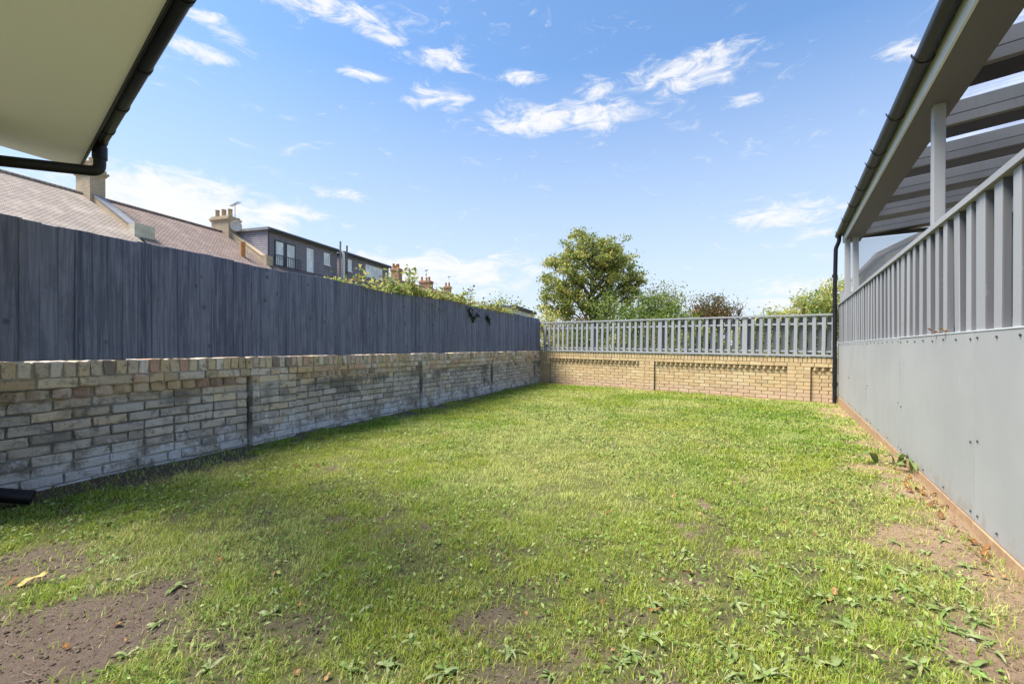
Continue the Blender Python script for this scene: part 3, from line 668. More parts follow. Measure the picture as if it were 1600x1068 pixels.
# ------------------------------------------------------------------ eave of the house above the camera
house = empty('house', (-3.21, 3.267, 0), math.atan2(-.641, .767))       # local x along the eave towards the camera, +y is the garden
tag(house, 'near house corner with pale grey soffit, black gutter and downpipe at upper left', 'house')
MB().prism([(0, 0), (2.66, 0), (2.66, -.60), (.186, -.60)], 'z', 2.325, 2.34).build('soffit', M['soffit'], house)
MB().prism([(.02, .0), (2.65, .0), (2.65, -.58), (.195, -.58)], 'z', 2.342, 2.45).build('roof_slab', M['darkgrey'], house)
MB().box(.02, 2.66, .002, .012, 2.312, 2.452).build('fascia', M['black'], house)
MB().box(.26, .72, -.595, -.475, -.1, 2.322).build('wall', M['stock'], house)
gut = half_gutter(2.21, .040).build('gutter', M['black'], house, (.44, .056, 2.400))
cm = clip(.040).mesh('bracket'); cm.materials.append(M['black'])
for x in (.05, .32, .75, 1.3, 2.0): link('bracket', cm, None, gut, (x, 0, 0))
Hm = Matrix.Translation(Vector((-3.21, 3.267, 0))) @ Matrix.Rotation(math.atan2(-.641, .767), 4, 'Z'); Hi = Hm.inverted()
def hl(*p): return Hi @ Vector(p)
o_ = Hm @ Vector((.50, .056, 2.365))
pts = [o_, (o_.x, o_.y, 2.19), (-3.38, 2.60, 2.14), (-3.38, 2.60, .16), (-3.06, 2.82, .045)]
pipe = MB().tube([hl(*p) for p in bend(pts, .05)], .034, 12).build('downpipe', M['black'], house)
MB().tube([hl(o_.x, o_.y, 2.36), hl(o_.x, o_.y, 2.275)], .041, 12).build('pipe_socket', M['black'], pipe)
MB().tube([hl(-3.26, 2.685, .115), hl(-3.06, 2.82, .045)], .045, 12).build('pipe_shoe', M['black'], pipe)

# ------------------------------------------------------------------ terrace beyond the left fence
TR = math.atan2(.958, .287); W0 = 21.65
def tloc(u, w=W0): return (.287 * u - .958 * w, .958 * u + .287 * w, 0)
YR, ZR, SL = 2.85, 8.0, .655          # ridge position and roof slope, local to the houses
def roof_h(y): return ZR - SL * (YR - y)
def chimney(root, x, y, h, wx, wy, pots, brick='stock', z0=6.8):
    ztop = ZR + h; m = MB().box(x - wx / 2, x + wx / 2, y - wy / 2, y + wy / 2, z0, ztop - .30)
    c = m.build('chimney', M[brick], root)
    for k, (a, b, e) in enumerate(((.30, .22, .05), (.218, .12, .10), (.118, .0, .03))):
        MB().box(x - wx / 2 - e, x + wx / 2 + e, y - wy / 2 - e, y + wy / 2 + e, ztop - a, ztop - b).build('corbel_course', M[brick], c)
    for k in range(pots):
        yy = y - wy / 2 + .18 + (wy - .36) * (k / max(1, pots - 1)); xx = x + (.12 if k % 2 else -.12) * (wx > .6)
        hh = random.uniform(.42, .56)
        MB().tube([(xx, yy, ztop + .002), (xx, yy, ztop + hh * .85), (xx, yy, ztop + hh * .86), (xx, yy, ztop + hh)], [.13, .105, .125, .125], 10).build('chimney_pot', M['pot'] if brick == 'stock' else M['terracotta'], c)
    return c
def aerial(root, x, y, z, L=1.1):
    m = MB().tube([(x, y, z), (x, y, z + .9)], .018, 6).build('aerial_mast', M['leadgrey'], root)
    MB().tube([(x - .2, y - L / 2, z + .88), (x + .2, y + L / 2, z + .86)], .012, 5).build('aerial_boom', M['anth'], m)
    for k in range(9):
        t = k / 8; px, py, pz = x - .2 + .4 * t, y - L / 2 + L * t, z + .88 - .02 * t
        MB().tube([(px - .12, py + .04, pz), (px + .12, py - .04, pz)], .012, 5).build('aerial_rod', M['anth'], m)
def terrace(u0, u1, tile, label, pw=True):
    h = empty('terraced_house', tloc(u0), TR); tag(h, label, 'house', 'terraced houses beyond the left fence'); L = u1 - u0
    me = MB().add([(0, 0, 0), (L, 0, 0), (L, 1, 0), (0, 1, 0)], [(0, 1, 2, 3)]).mesh('roof'); ang = math.atan(SL); run = (YR + 1.3) / math.cos(ang)
    for v in me.vertices: v.co.y *= run
    link('roof', me, M[tile], h, (0, -1.3, roof_h(-1.3)), (ang, 0, 0))
    me = MB().add([(0, 0, 0), (L, 0, 0), (L, run, 0), (0, run, 0)], [(0, 1, 2, 3)]).mesh('roof')
    link('roof', me, M[tile], h, (L, 2 * YR + 1.3, roof_h(-1.3)), (ang, 0, math.pi))
    MB().tube([(0, YR, ZR + .01), (L, YR, ZR + .01)], .09, 8).build('ridge', M[tile], h)
    MB().box(0, L, -1.1, 2 * YR + 1.1, -.1, roof_h(-1.1) - .06).build('wall', M['stock'], h)
    if pw:
        pwall = MB().prism([(0 - .05, 5.2), (-.05, roof_h(0) + .27), (YR, ZR + .27), (YR + .4, ZR), (YR, 5.2)], 'x', -.17, .17).build('party_wall', M['coping'], h)
        MB().prism([(-.02, roof_h(0) + .275), (YR, ZR + .275), (YR, ZR + .33), (-.02, roof_h(0) + .33)], 'x', -.21, .21).build('coping', M['leadgrey'] if u0 < 18 else M['coping'], pwall)
        MB().box(-.22, .24 if u0 > 18 else .62, -.42, -.052, 5.0, roof_h(0) + .30).build('kneeler_block', M['stock'] if u0 > 18 else M['white_brick'], pwall)
    return h
M['white_brick'] = brick_tex_mat('lime_washed_brick', (.62, .58, .46), (.45, .40, .28), (.68, .65, .58))
hA = terrace(5.5, 13.75, 'rooftile', 'tiled roof of the nearest terraced house, at the far left edge', False)
hB = terrace(13.9, 20.75, 'rooftile2', 'brown tiled terraced house with an orange flue between two sloping party walls')
hC = terrace(20.9, 27.6, 'rooftile2', 'terraced house with slate-hung dormer, glazed double doors and juliet balcony')
hD = terrace(27.75, 34.5, 'rooftile2', 'terraced house with slate-hung dormer and wide white three-pane window', False)
hE = terrace(34.65, 41.0, 'rooftile2', 'brown-roofed terraced house just past the second slate-hung dormer', False)
hF = terrace(41.1, 47.9, 'rooftile2', 'red-brown terraced house with two-potted red chimney behind the creeper', False)
hG = terrace(48.0, 54.5, 'rooftile2', 'farthest terraced house of the row, almost hidden by creeper', False)
chimney(hB, .0, 2.75, 1.15, .60, .95, 4); c = chimney(hC, .0, 2.95, .95, .75, 1.35, 5)
MB().tube([(5.6, .05, 5.9), (5.6, .05, 6.95)], .14, 10).build('flue_pipe', M['terracotta'], hB)
aerial(hC, .35, 2.6, 9.0)
dish = empty('satellite_dish', tloc(20.9, W0 + 2.05), TR); tag(dish, 'pale round satellite dish fixed to the pot-topped chimney', 'satellite dish')
dv = [(.04, 0, 0)]; df = []
for ri in range(1, 5):
    for k in range(16):
        a = 2 * math.pi * k / 16; rr = .32 * ri / 4; dv.append((.04 - .0 + .10 * (ri / 4) ** 2, rr * math.cos(a), rr * math.sin(a)))
for k in range(16): df.append((0, 1 + k, 1 + (k + 1) % 16))
for ri in range(3):
    for k in range(16): df.append((1 + ri * 16 + k, 1 + (ri + 1) * 16 + k, 1 + (ri + 1) * 16 + (k + 1) % 16, 1 + ri * 16 + (k + 1) % 16))
o = MB().add(dv, df, True).build('reflector', M['dish'], dish, (-.1, -.1, 8.35), (0, R(15), R(215)))
sm = o.modifiers.new('s', 'SOLIDIFY'); sm.thickness = .012
MB().tube([(-.1, -.1, 8.35), (0, .2, 8.30), (0, .25, 8.30)], .025, 6).build('bracket_arm', M['leadgrey'], dish)
def window(root, x0, x1, z0, z1, panes, frame='upvc', y=-.06, fw=.07):
    f = MB().box(x0, x1, y - .03, y, z1 - fw, z1); f.box(x0, x1, y - .03, y, z0, z0 + fw); f.box(x0, x0 + fw, y - .031, y, z0 + fw, z1 - fw); f.box(x1 - fw, x1, y - .031, y, z0 + fw, z1 - fw)
    xs_ = [x0 + fw] + [x0 + (x1 - x0) * k for k in panes] + [x1 - fw]
    for q in xs_[1:-1]: f.box(q - fw * .5, q + fw * .5, y - .032, y, z0 + fw, z1 - fw)
    w = f.build('window', M[frame], root)
    for a, b in zip(xs_[:-1], xs_[1:]): MB().box(a, b, y - .012, y - .006, z0 + fw, z1 - fw).build('pane', M['glass'], w)
    MB().box(x0 - .05, x1 + .05, y - .10, y - .034, z0 - .05, z0 - .004).build('sill', M[frame], w)
    return w
def dormer(root, x0, x1, ztop=8.05):
    d = MB().box(x0, x1, -.05, YR + .2, 5.0, ztop).build('dormer', M['slate'], root)
    MB().box(x0 - .12, x1 + .12, -.22, YR + .5, ztop + .004, ztop + .16).build('dormer_roof', M['leadgrey'], d)
    MB().box(x0 - .10, x1 + .10, -.26, -.225, ztop - .08, ztop + .12).build('fascia', M['anth'], d)
    MB().tube([(x0 - .1, -.31, ztop + .04), (x1 + .1, -.31, ztop + .04)], .055, 8).build('gutter', M['anth'], d)
    MB().tube([(x0 + .02, -.10, 5), (x0 + .02, -.10, ztop - .02)], .045, 8).build('corner_pipe', M['anth'], d)
    return d
dC = dormer(hC, .22, 6.45); dD = dormer(hD, .30, 6.45)
u0 = 20.9
window(dC, 21.62 - u0, 22.42 - u0, 5.45, 7.62, [], 'anth', -.052, .10); window(dC, 22.5 - u0, 23.35 - u0, 5.45, 7.62, [], 'anth', -.052, .10)
rail = MB().box(21.45 - u0, 23.55 - u0, -.30, -.26, 6.62, 6.67).build('balcony_rail', M['anth'], dC)
bar = MB().box(-.012, .012, -.012, .012, 5.4, 6.615).mesh('baluster'); bar.materials.append(M['anth'])
for k in range(15): link('baluster', bar, None, rail, (21.47 - u0 + 2.06 * k / 14, -.28, 0))
window(dC, 24.3 - u0, 24.9 - u0, 5.45, 7.66, [], 'upvc', -.052); window(dC, 25.95 - u0, 26.55 - u0, 6.85, 7.70, [], 'upvc', -.052)
for x, zt, r, mt in ((27.25 - u0, 8.75, .07, 'leadgrey'), (27.62 - u0, 8.0, .08, 'white'), (28.0 - u0, 8.6, .06, 'anth')): MB().tube([(x, -.42, 5.0), (x, -.42, zt)], r, 8).build('soil_pipe', M[mt], dC)
u0 = 27.75
window(dD, 28.35 - u0, 29.0 - u0, 6.82, 7.72, [], 'upvc', -.052); window(dD, 30.8 - u0, 33.15 - u0, 6.78, 7.74, [.25, .75], 'upvc', -.052)
chimney(hD, 3.6, 3.6, .75, .6, .9, 3, 'redbrick'); chimney(hE, 5.6, 2.85, 1.15, .7, .9, 3, 'redbrick'); chimney(hF, 5.6, 2.85, .80, .9, 1.3, 3, 'redbrick'); chimney(hG, 4.6, 2.85, .95, .6, .8, 2, 'redbrick')
aerial(hF, 5.2, 2.6, 9.1, .5); aerial(hG, 4.5, 2.6, 9.3, .5)
gar = empty('garage', (0.07, 17.0, 0), TR); tag(gar, 'low white garage with dark flat roof behind the end of the blue fence', 'garage')
MB().box(0, 3.2, 0, 2.6, -.1, 2.50).build('wall', M['render'], gar); MB().box(-.12, 3.3, -.12, 2.7, 2.504, 2.62).build('roof', M['darkgrey'], gar)
MB().box(.5, 2.7, -.02, -.003, -.1, 2.1).build('garage_door', M['white'], gar)
nb_ = empty('distant_house', (12.1, 14.3, 0), math.atan2(-.526, .85)); tag(nb_, 'beige house end glimpsed beyond the verandah, above the dark shed', 'house')
MB().prism([(0, -.1), (0, 4.0), (2.6, 5.3), (5.2, 4.0), (5.2, -.1)], 'y', 0, 6).build('wall', M['coping'], nb_)
MB().prism([(-.3, 3.90), (2.6, 5.36), (2.6, 5.5), (-.3, 4.04)], 'y', -.3, 6.2).build('roof', M['rooftile'], nb_); MB().prism([(5.5, 3.90), (2.6, 5.36), (2.6, 5.5), (5.5, 4.04)], 'y', -.3, 6.2).build('roof', M['rooftile'], nb_)

# ------------------------------------------------------------------ trees and shrubs
def leaf_mesh(name, C, size, cols, up=.35, narrow=.62):
    n = len(C); d = rng.normal(0, 1, (n, 3)); d /= np.linalg.norm(d, axis=1)[:, None]
    nrm = rng.normal(0, 1, (n, 3)); nrm[:, 2] += up * 2; nrm -= d * (nrm * d).sum(1)[:, None]; nrm /= np.linalg.norm(nrm, axis=1)[:, None] + 1e-9
    s = np.cross(nrm, d); L = (np.asarray(size) * rng.uniform(.6, 1.3, n))[:, None]
    V = np.empty((n, 4, 3)); V[:, 0] = C - d * L * .5; V[:, 2] = C + d * L * .5
    V[:, 1] = C + s * L * .5 * narrow + nrm * L * .1; V[:, 3] = C - s * L * .5 * narrow + nrm * L * .1
    T = (np.array([[0, 1, 2], [0, 2, 3]])[None] + (np.arange(n) * 4)[:, None, None]).reshape(-1, 3)
    return mesh_np(name, V.reshape(-1, 3), T, np.repeat(cols, 4, 0))
def foliage_cols(n, pal, jit=.22, idx=None):
    pal = np.array(pal); k = rng.integers(0, len(pal), n) if idx is None else idx
    return pal[k] * rng.uniform(1 - jit, 1 + jit, n)[:, None]
OLIVE = [(0.312, 0.341, 0.081), (0.407, 0.407, 0.095), (0.244, 0.300, 0.081), (0.517, 0.450, 0.124), (0.204, 0.257, 0.075)]
GREEN = [(.16, .23, .045), (.20, .27, .055), (.12, .18, .04), (.25, .29, .07)]
BROWN = [(.20, .125, .065), (.16, .115, .055), (.27, .15, .065), (.13, .125, .05), (.17, .15, .06)]
YGREEN = [(0.436, 0.463, 0.124), (0.545, 0.517, 0.150), (0.326, 0.407, 0.109), (0.627, 0.545, 0.191), (0.272, 0.341, 0.095)]
def tree(name, label, cat, base, blobs, n_clump, per, leaf, pal, trunk_r=.14, spread=.30, group=None, bias=.45, branch=True, trunk_top=None, narrow=.62):
    """blobs: (dx, dy, z, rx, ry, rz) ellipsoids of the crown relative to the base"""
    root = empty(name, (base[0], base[1], 0)); tag(root, label, cat, group)
    w = np.array([b[3] * b[4] * b[5] for b in blobs]) ** .75; w = w / w.sum(); cl = []
    for b, q in zip(blobs, w):
        k = max(2, int(n_clump * q)); d = rng.normal(0, 1, (k, 3)); d /= np.linalg.norm(d, axis=1)[:, None]
        r = rng.random(k) ** bias; cl.append(np.array(b[:3]) + d * r[:, None] * np.array(b[3:6]))
    cl = np.concatenate(cl); k = len(cl); cl = cl[cl[:, 2] > .25]; k = len(cl)
    size = rng.uniform(.5, 1.4, k); cnt = rng.poisson(per * size); idx = np.repeat(np.arange(k), cnt)
    C = cl[idx] + rng.normal(0, 1, (len(idx), 3)) * (spread * size[idx] ** .5)[:, None] * np.array([1, 1, .7])
    ci = rng.integers(0, len(pal), k)[idx]; sw = rng.random(len(idx)) < .35; ci[sw] = rng.integers(0, len(pal), sw.sum())
    link('crown', leaf_mesh('crown', C, leaf, foliage_cols(len(C), pal, .25, ci), .35, narrow), M['leaf'], root)
    if branch:
        top = trunk_top or float(np.mean([b[2] for b in blobs])); m = MB()
        ax = np.array([np.mean([b[0] for b in blobs]) * .6, np.mean([b[1] for b in blobs]) * .6])
        m.tube([(0, 0, -.15), (ax[0] * .2, ax[1] * .2, top * .35), (ax[0] * .6, ax[1] * .6, top * .7), (ax[0], ax[1], top)], [trunk_r, trunk_r * .8, trunk_r * .6, trunk_r * .35], 8).build('trunk', M['bark'], root)
        m = MB(); sel = rng.permutation(k)[:min(k, 70)]
        for j in sel:
            e = cl[j]; t0 = max(.25, min(1, (e[2] - .8 * np.hypot(e[0] - ax[0], e[1] - ax[1])) / max(top, .1))); s = np.array([ax[0] * t0, ax[1] * t0, top * t0])
            mid = (s + e) / 2 + rng.normal(0, .12, 3) + np.array([0, 0, .12]); m.tube([s, mid, e], [trunk_r * .26, trunk_r * .15, .008], 5, False)
        tag(m.build('branches', M['bark'], root), kind='stuff')
    return root
def P(px, Y): return ((px - 800) / 690 * Y, Y)
def zpx(py, Y): return 1 + (543 - py) / 690 * Y
tree('broadleaf_tree', 'large olive-green broadleaf tree, tallest beyond the slatted fence', 'tree', P(925, 22),
     [(0, 0, 5.1, 1.7, 1.6, 1.5), (-1.45, 0, 4.4, 1.2, 1.3, 1.4), (1.3, .2, 4.6, 1.25, 1.3, 1.5), (-.5, 0, 6.1, 1.0, .9, .9), (1.0, 0, 5.9, .9, .9, .8), (-1.7, .2, 3.0, 1.1, 1.2, 1.0), (2.0, 0, 3.5, .9, 1, 1.1), (.2, 0, 3.0, 1.9, 1.4, 1.2), (-1.9, 0, 5.4, .5, .6, .5), (-.9, 0, 6.75, .35, .4, .3), (2.2, 0, 4.5, .5, .5, .4)],
     420, 64, .130, OLIVE, .24, .165, bias=.40)
HG = 'shrubs and trees beyond the slatted fence'
tree('garden_shrub', 'yellow-green shrub at the left end of the slatted fence', 'shrub', P(852, 16.5), [(0, 0, 1.6, .7, .6, .9), (.5, .1, 1.4, .6, .5, .9), (-.5, .3, 1.3, .5, .5, .8)], 70, 42, .10, YGREEN, .06, .2, HG)
tree('garden_shrub', 'reddish brown creeper bush below the large olive tree', 'shrub', P(893, 15.5), [(0, 0, 1.45, .65, .5, .75), (.45, 0, 1.2, .45, .5, .7), (-.3, 0, 1.15, .4, .5, .7)], 60, 45, .085, [(.21, .12, .08), (.16, .10, .06), (.26, .16, .10), (.13, .12, .045)], .05, .2, HG)
tree('garden_shrub', 'upright fresh green sapling in front of the large olive tree', 'shrub', P(948, 16.5), [(0, 0, 1.9, .45, .4, 1.0), (.1, 0, 2.8, .3, .3, .8), (-.25, 0, 1.3, .5, .4, .6)], 55, 40, .10, GREEN, .05, .2, HG)
tree('garden_shrub', 'dense bright green bush right of the large olive tree', 'shrub', P(1018, 15), [(0, 0, 1.75, .75, .6, 1.05), (.7, .1, 1.6, .6, .5, .95), (-.65, .1, 1.5, .5, .5, 1.0), (1.3, .1, 1.3, .5, .5, .8)], 190, 60, .10, GREEN, .06, .2, HG)
tree('thin_tree', 'sparse thin-leaved tree above the bright green bush', 'tree', P(1046, 19), [(0, 0, 2.8, .7, .6, 1.0), (.55, 0, 2.0, .6, .6, .8), (-.5, 0, 3.2, .4, .4, .5)], 80, 20, .10, OLIVE[:3] + BROWN[:1], .06, .22, HG)
tree('copper_tree', 'copper-brown rounded tree in the middle of the slatted fence skyline', 'tree', P(1112, 24), [(0, 0, 2.9, 1.0, .9, 1.0), (-.6, 0, 2.4, .6, .6, .9), (.6, 0, 2.4, .7, .7, .9)], 120, 60, .115, BROWN, .1, .22, HG)
tree('bare_tree', 'nearly bare twiggy tree beside the copper-brown tree', 'tree', P(1152, 24), [(0, 0, 3.0, .5, .5, .9), (.3, 0, 2.5, .4, .4, .6)], 60, 2.2, .09, BROWN, .06, .2, HG, .6)
SUM = 'sumach'
tree('feathery_tree', 'wide feathery yellow-green tree beside the black downpipe', 'tree', P(1268, 14), [(0, 0, 2.0, .8, .7, .65), (-.75, 0, 1.55, .7, .6, .5), (-1.35, 0, 1.35, .5, .5, .35), (.5, 0, 2.3, .5, .5, .6), (.8, 0, 2.9, .28, .3, .35), (.75, 0, 1.7, .6, .6, .6), (-.2, 0, 2.5, .3, .3, .25), (-1.75, 0, 1.6, .4, .4, .25), (-1.0, 0, 1.9, .5, .5, .35), (-2.1, 0, 1.35, .5, .4, .3)], 240, 56, .13, YGREEN, .08, .17, HG, narrow=.32)
tree('leafy_bush', 'loose leafy bush above the low white garage', 'shrub', P(785, 21), [(0, 0, 2.7, .9, .7, .8), (.7, 0, 2.5, .7, .6, .7), (-.8, 0, 2.3, .6, .6, .6), (.1, 0, 1.6, 1.2, .8, .9)], 95, 26, .10, OLIVE[:3] + GREEN[:2], .07, .22)
# hedge seen through the slats of the back fence
hedge = empty('hedge', (CR[0], CR[1], 0), BR); tag(hedge, 'mixed leafy hedge growing close behind the slatted fence', 'hedge')
n = 26000; hx = rng.uniform(.1, 7.2, n); hz = rng.uniform(.0, 1.0, n) * (1.45 + .25 * np.sin(hx * 2.1) + .2 * np.sin(hx * 5.3)) ; hy = -.75 - rng.gamma(1.3, .35, n)
hc = np.stack([hx, hy, hz], 1); dens = vnoise(hx, hz, 2.4, 5) > .20; hc = hc[dens]; pi = np.clip((vnoise(hc[:, 0], hc[:, 2], 1.3, 8) * 8).astype(int), 0, 7)
link('crown', leaf_mesh('crown', hc, .085, foliage_cols(len(hc), GREEN + OLIVE[:3] + YGREEN[:1], .3, pi)), M['leaf'], hedge)
m = MB()
for k in range(26): xx = .2 + 6.8 * k / 25; m.tube([(xx, -1.0, -.1), (xx + random.uniform(-.2, .2), -1.1, .7), (xx + random.uniform(-.3, .3), -1.0, 1.3)], [.025, .018, .008], 5, False)
tag(m.build('stems', M['bark'], hedge), kind='stuff')

# creepers along the top of the blue fence (local frame of the fence)
def fx(px): return (12.9 - 690 / ((1088 - px) * .2185)) / .923
def vine(label, px0, px1, h, n, trails=(), dense=1.0):
    v = empty('creeper', (CL[0], CL[1], 0), LR); tag(v, label, 'creeper', 'creepers along the top of the blue fence')
    a, b = fx(px0), fx(px1); m = MB(); ends = []
    for k in range(max(3, int(abs(a - b) * 2.6))):
        xx = random.uniform(min(a, b), max(a, b)); z0 = fence_top(xx) - .05; dx = random.uniform(-.35, .35); hh = h * random.uniform(.25, 1)
        p = [(xx, -.10, z0 - .2), (xx + dx * .3, -.08, z0 + hh * .5), (xx + dx, -.02 + random.uniform(-.1, .12), z0 + hh)]; m.tube(p, [.007, .005, .003], 5, False); ends += [p[1], p[2], tuple((np.array(p[1]) + np.array(p[2])) / 2)]
    tag(m.build('stems', M['twig'], v), kind='stuff')
    E = np.array(ends); along = np.stack([rng.uniform(min(a, b), max(a, b), n), rng.normal(-.05, .07, n), np.zeros(n)], 1)
    along[:, 2] = [fence_top(q) for q in along[:, 0]]; along[:, 2] += np.abs(rng.normal(0, h * .22, n)) * vnoise(along[:, 0], along[:, 0] * 0, 1.7, 12) * 1.6 - .02
    k = rng.integers(0, len(E), n // 2); near = E[k] + rng.normal(0, .06, (n // 2, 3)); C = np.concatenate([along, near])
    link('leaves', leaf_mesh('leaves', C, .060, foliage_cols(len(C), YGREEN + GREEN[:2] + [(.24, .13, .06)], .25)), M['leaf'], v)['kind'] = 'stuff'
    for (pa, ya, pb, yb) in trails:
        xa, xb = fx(pa), fx(pb); sa = (1088 - pa) * .2185; sb_ = (1088 - pb) * .2185; za = 1 + (541 - ya) / sa; zb = 1 + (541 - yb) / sb_
        MB().tube([(xa, -.02, za), (xa * .7 + xb * .3, .055, za * .68 + zb * .32), (xb, .045, zb)], [.005, .0045, .003], 5, False).build('trailing_stem', M['twig'], v)
vine('small creeper tuft over the blue fence below the first dormer', 518, 545, .16, 70)
vine('arching creeper sprays over the blue fence in front of the second dormer', 560, 604, .34, 160, ((556, 441, 586, 457),))
vine('dense leafy creeper over the blue fence with long pale trailing stems', 608, 672, .42, 700, ((640, 463, 674, 500), (664, 468, 700, 489), (655, 462, 680, 492)))
vine('leafy creeper over the blue fence left of the white garage', 672, 740, .38, 800, ((735, 480, 742, 497),))
vine('creeper over the far end of the blue fence before the white garage', 740, 800, .30, 600)
# dark ivy hanging down the face of the blue fence
ivy = empty('hanging_ivy', (CL[0], CL[1], 0), LR); tag(ivy, 'dark ivy strand hanging down the far part of the blue fence', 'ivy')
ip = []
for (pa, ya, pb, yb) in ((729, 480, 736, 498), (736, 498, 744, 488), (757, 490, 763, 502)):
    for t in np.linspace(0, 1, 40): px = pa + (pb - pa) * t; ip.append((fx(px) + rng.normal(0, .03), .04 + abs(rng.normal(0, .02)), 1 + (541 - (ya + (yb - ya) * t)) / ((1088 - px) * .2185) + rng.normal(0, .03)))
link('leaves', leaf_mesh('leaves', np.array(ip), .06, foliage_cols(len(ip), [(.03, .04, .015), (.04, .05, .02), (.06, .045, .02)], .2)), M['leaf'], ivy)['kind'] = 'stuff'
MB().tube([(fx(729), .03, 1.8), (fx(736), .035, 1.58), (fx(744), .03, 1.70)], .004, 5, False).build('stem', M['twig'], ivy)

# ------------------------------------------------------------------ weeds, fallen leaves, litter
def leaf_blade(L, W, curl, seg=5, cols=((.13, .20, .05), (.19, .25, .08)), lift=.25, wav=.15):
    V = []; C = []; T = []
    for i in range(seg + 1):
        t = i / seg; w = W * math.sin(math.pi * min(1, .12 + t * .88)) ** .8 * (1 - .25 * t); y = L * t; z = L * lift * math.sin(math.pi * t * .8) + curl * L * t * t
        ww = wav * W * math.sin(t * 9)
        V += [(-w / 2, y, z + .12 * w + ww), (0, y, z), (w / 2, y, z + .12 * w - ww)]
        c0 = np.array(cols[0]) * (1 - t * .3) + np.array(cols[1]) * t * .3; C += [c0, np.array(cols[1]), c0]
    for i in range(seg):
        b = i * 3; T += [(b, b + 1, b + 4), (b, b + 4, b + 3), (b + 1, b + 2, b + 5), (b + 1, b + 5, b + 4)]
    return np.array(V), np.array(T), np.array(C)
weed_leaf = []
for k in range(6):
    g = [((0.208, 0.272, 0.088), (0.304, 0.360, 0.144)), ((0.160, 0.240, 0.064), (0.232, 0.304, 0.096)), ((0.256, 0.304, 0.120), (0.368, 0.400, 0.192))][k % 3]
    V, T, C = leaf_blade(random.uniform(.045, .085), random.uniform(.014, .024), random.uniform(-.25, -.05), 5, g, .12); me = mesh_np('leaf', V, T, C, True); me.materials.append(M['weed']); weed_leaf.append(me)
spots = []
def ground_px(px, py): s = (py - 543) / 1.0; Y = 690 / s; return ((px - 800) / s, Y)
big = [(1330, 985), (1375, 960), (1480, 965), (1530, 985), (1560, 1040), (1290, 935), (1215, 905), (1110, 930), (1170, 885), (1340, 905), (1430, 890), (1405, 850), (980, 990), (960, 1035), (790, 1015), (640, 1000), (600, 1040), (560, 960), (1090, 1010), (1500, 930), (1450, 1010), (1585, 950),
       (120, 925), (200, 1030), (280, 920), (330, 1045), (420, 960), (1060, 860), (1140, 840), (880, 900), (1250, 850), (760, 930), (1020, 940), (90, 800), (170, 820), (230, 790), (300, 770), (10, 790), (700, 1050), (1240, 1030), (1180, 1040), (860, 1055)]
for k in range(58):
    big.append((random.uniform(1000, 1590), random.uniform(850, 1064)) if k < 46 else (random.uniform(150, 1000), random.uniform(880, 1064)))
big = [b for b in big if b[1] > 543 + 1.16 * (b[0] - 1227)]
for (px, py) in big:
    x, y = ground_px(px, py); x += random.uniform(-.02, .02); r = empty('weed_rosette', (x, y, float(gz(x, y)) + .004), random.uniform(0, 6.28))
    where = 'at the left, towards the brick wall' if px < 450 else 'at the right, towards the pale panels' if px > 1150 else 'in the middle foreground grass'
    tag(r, 'broad-leaved green weed rosette lying flat ' + where, 'weed', 'weed rosettes ' + where)
    n = random.randint(4, 7); a0 = random.uniform(0, 6); big_ = random.uniform(.55, 1.0); r.location.z -= .004
    for k in range(n): link('leaf', random.choice(weed_leaf), None, r, (0, 0, random.uniform(0, .01)), (random.uniform(-.05, .22), random.uniform(-.35, .35), a0 + k * 4.6 / n + random.uniform(-.6, .6)), (random.uniform(.6, 1.15) * big_,) * 3)
dock = empty('dock_plant', (*ground_px(1428, 745), 0), 0); dock.location = (3.19, 3.62, float(gz(3.19, 3.62))); tag(dock, 'large-leaved dock plant growing against the foot of the pale panels', 'weed')
V, T, C = leaf_blade(.20, .075, -.5, 6, ((.13, .20, .05), (.22, .27, .10)), .5); me = mesh_np('leaf', V, T, C, True); me.materials.append(M['weed'])
for k in range(9): link('leaf', me, None, dock, (random.uniform(-.16, .05), random.uniform(-.28, .16), 0), (random.uniform(.1, .6), random.uniform(-.2, .2), random.uniform(.2, 3.6)), (random.uniform(.6, 1.1),) * 3)
# small clover-like leaves and short weeds spread through the turf: nobody could count them
n = 46000; x = rng.uniform(-3.6, 5, n); y = .9 + 6.5 * rng.random(n) ** 1.5; k = in_garden(x, y, .05) & (np.abs(x) < 1.25 * y + .3); x, y = x[k], y[k]
k = (fbm(x, y, 2.6, 91, 3) + .10 * sstep(-1, 2.5, x) + .06 * sstep(5, 2, y) > .515) & (bare(x, y) < .75); x, y = x[k], y[k]
C = np.stack([x, y, gz(x, y) + rng.uniform(.006, .028, len(x))], 1)
o = link('ground_weeds', leaf_mesh('ground_weeds', C, .0155 + .003 * np.hypot(x, y), foliage_cols(len(C), [(.19, .29, .06), (.27, .34, .09), (.16, .26, .05), (.34, .39, .14)], .25), 1.2, .55), M['weed']); tag(o, 'small broad-leaved weeds scattered through the turf', 'weeds', kind='stuff')
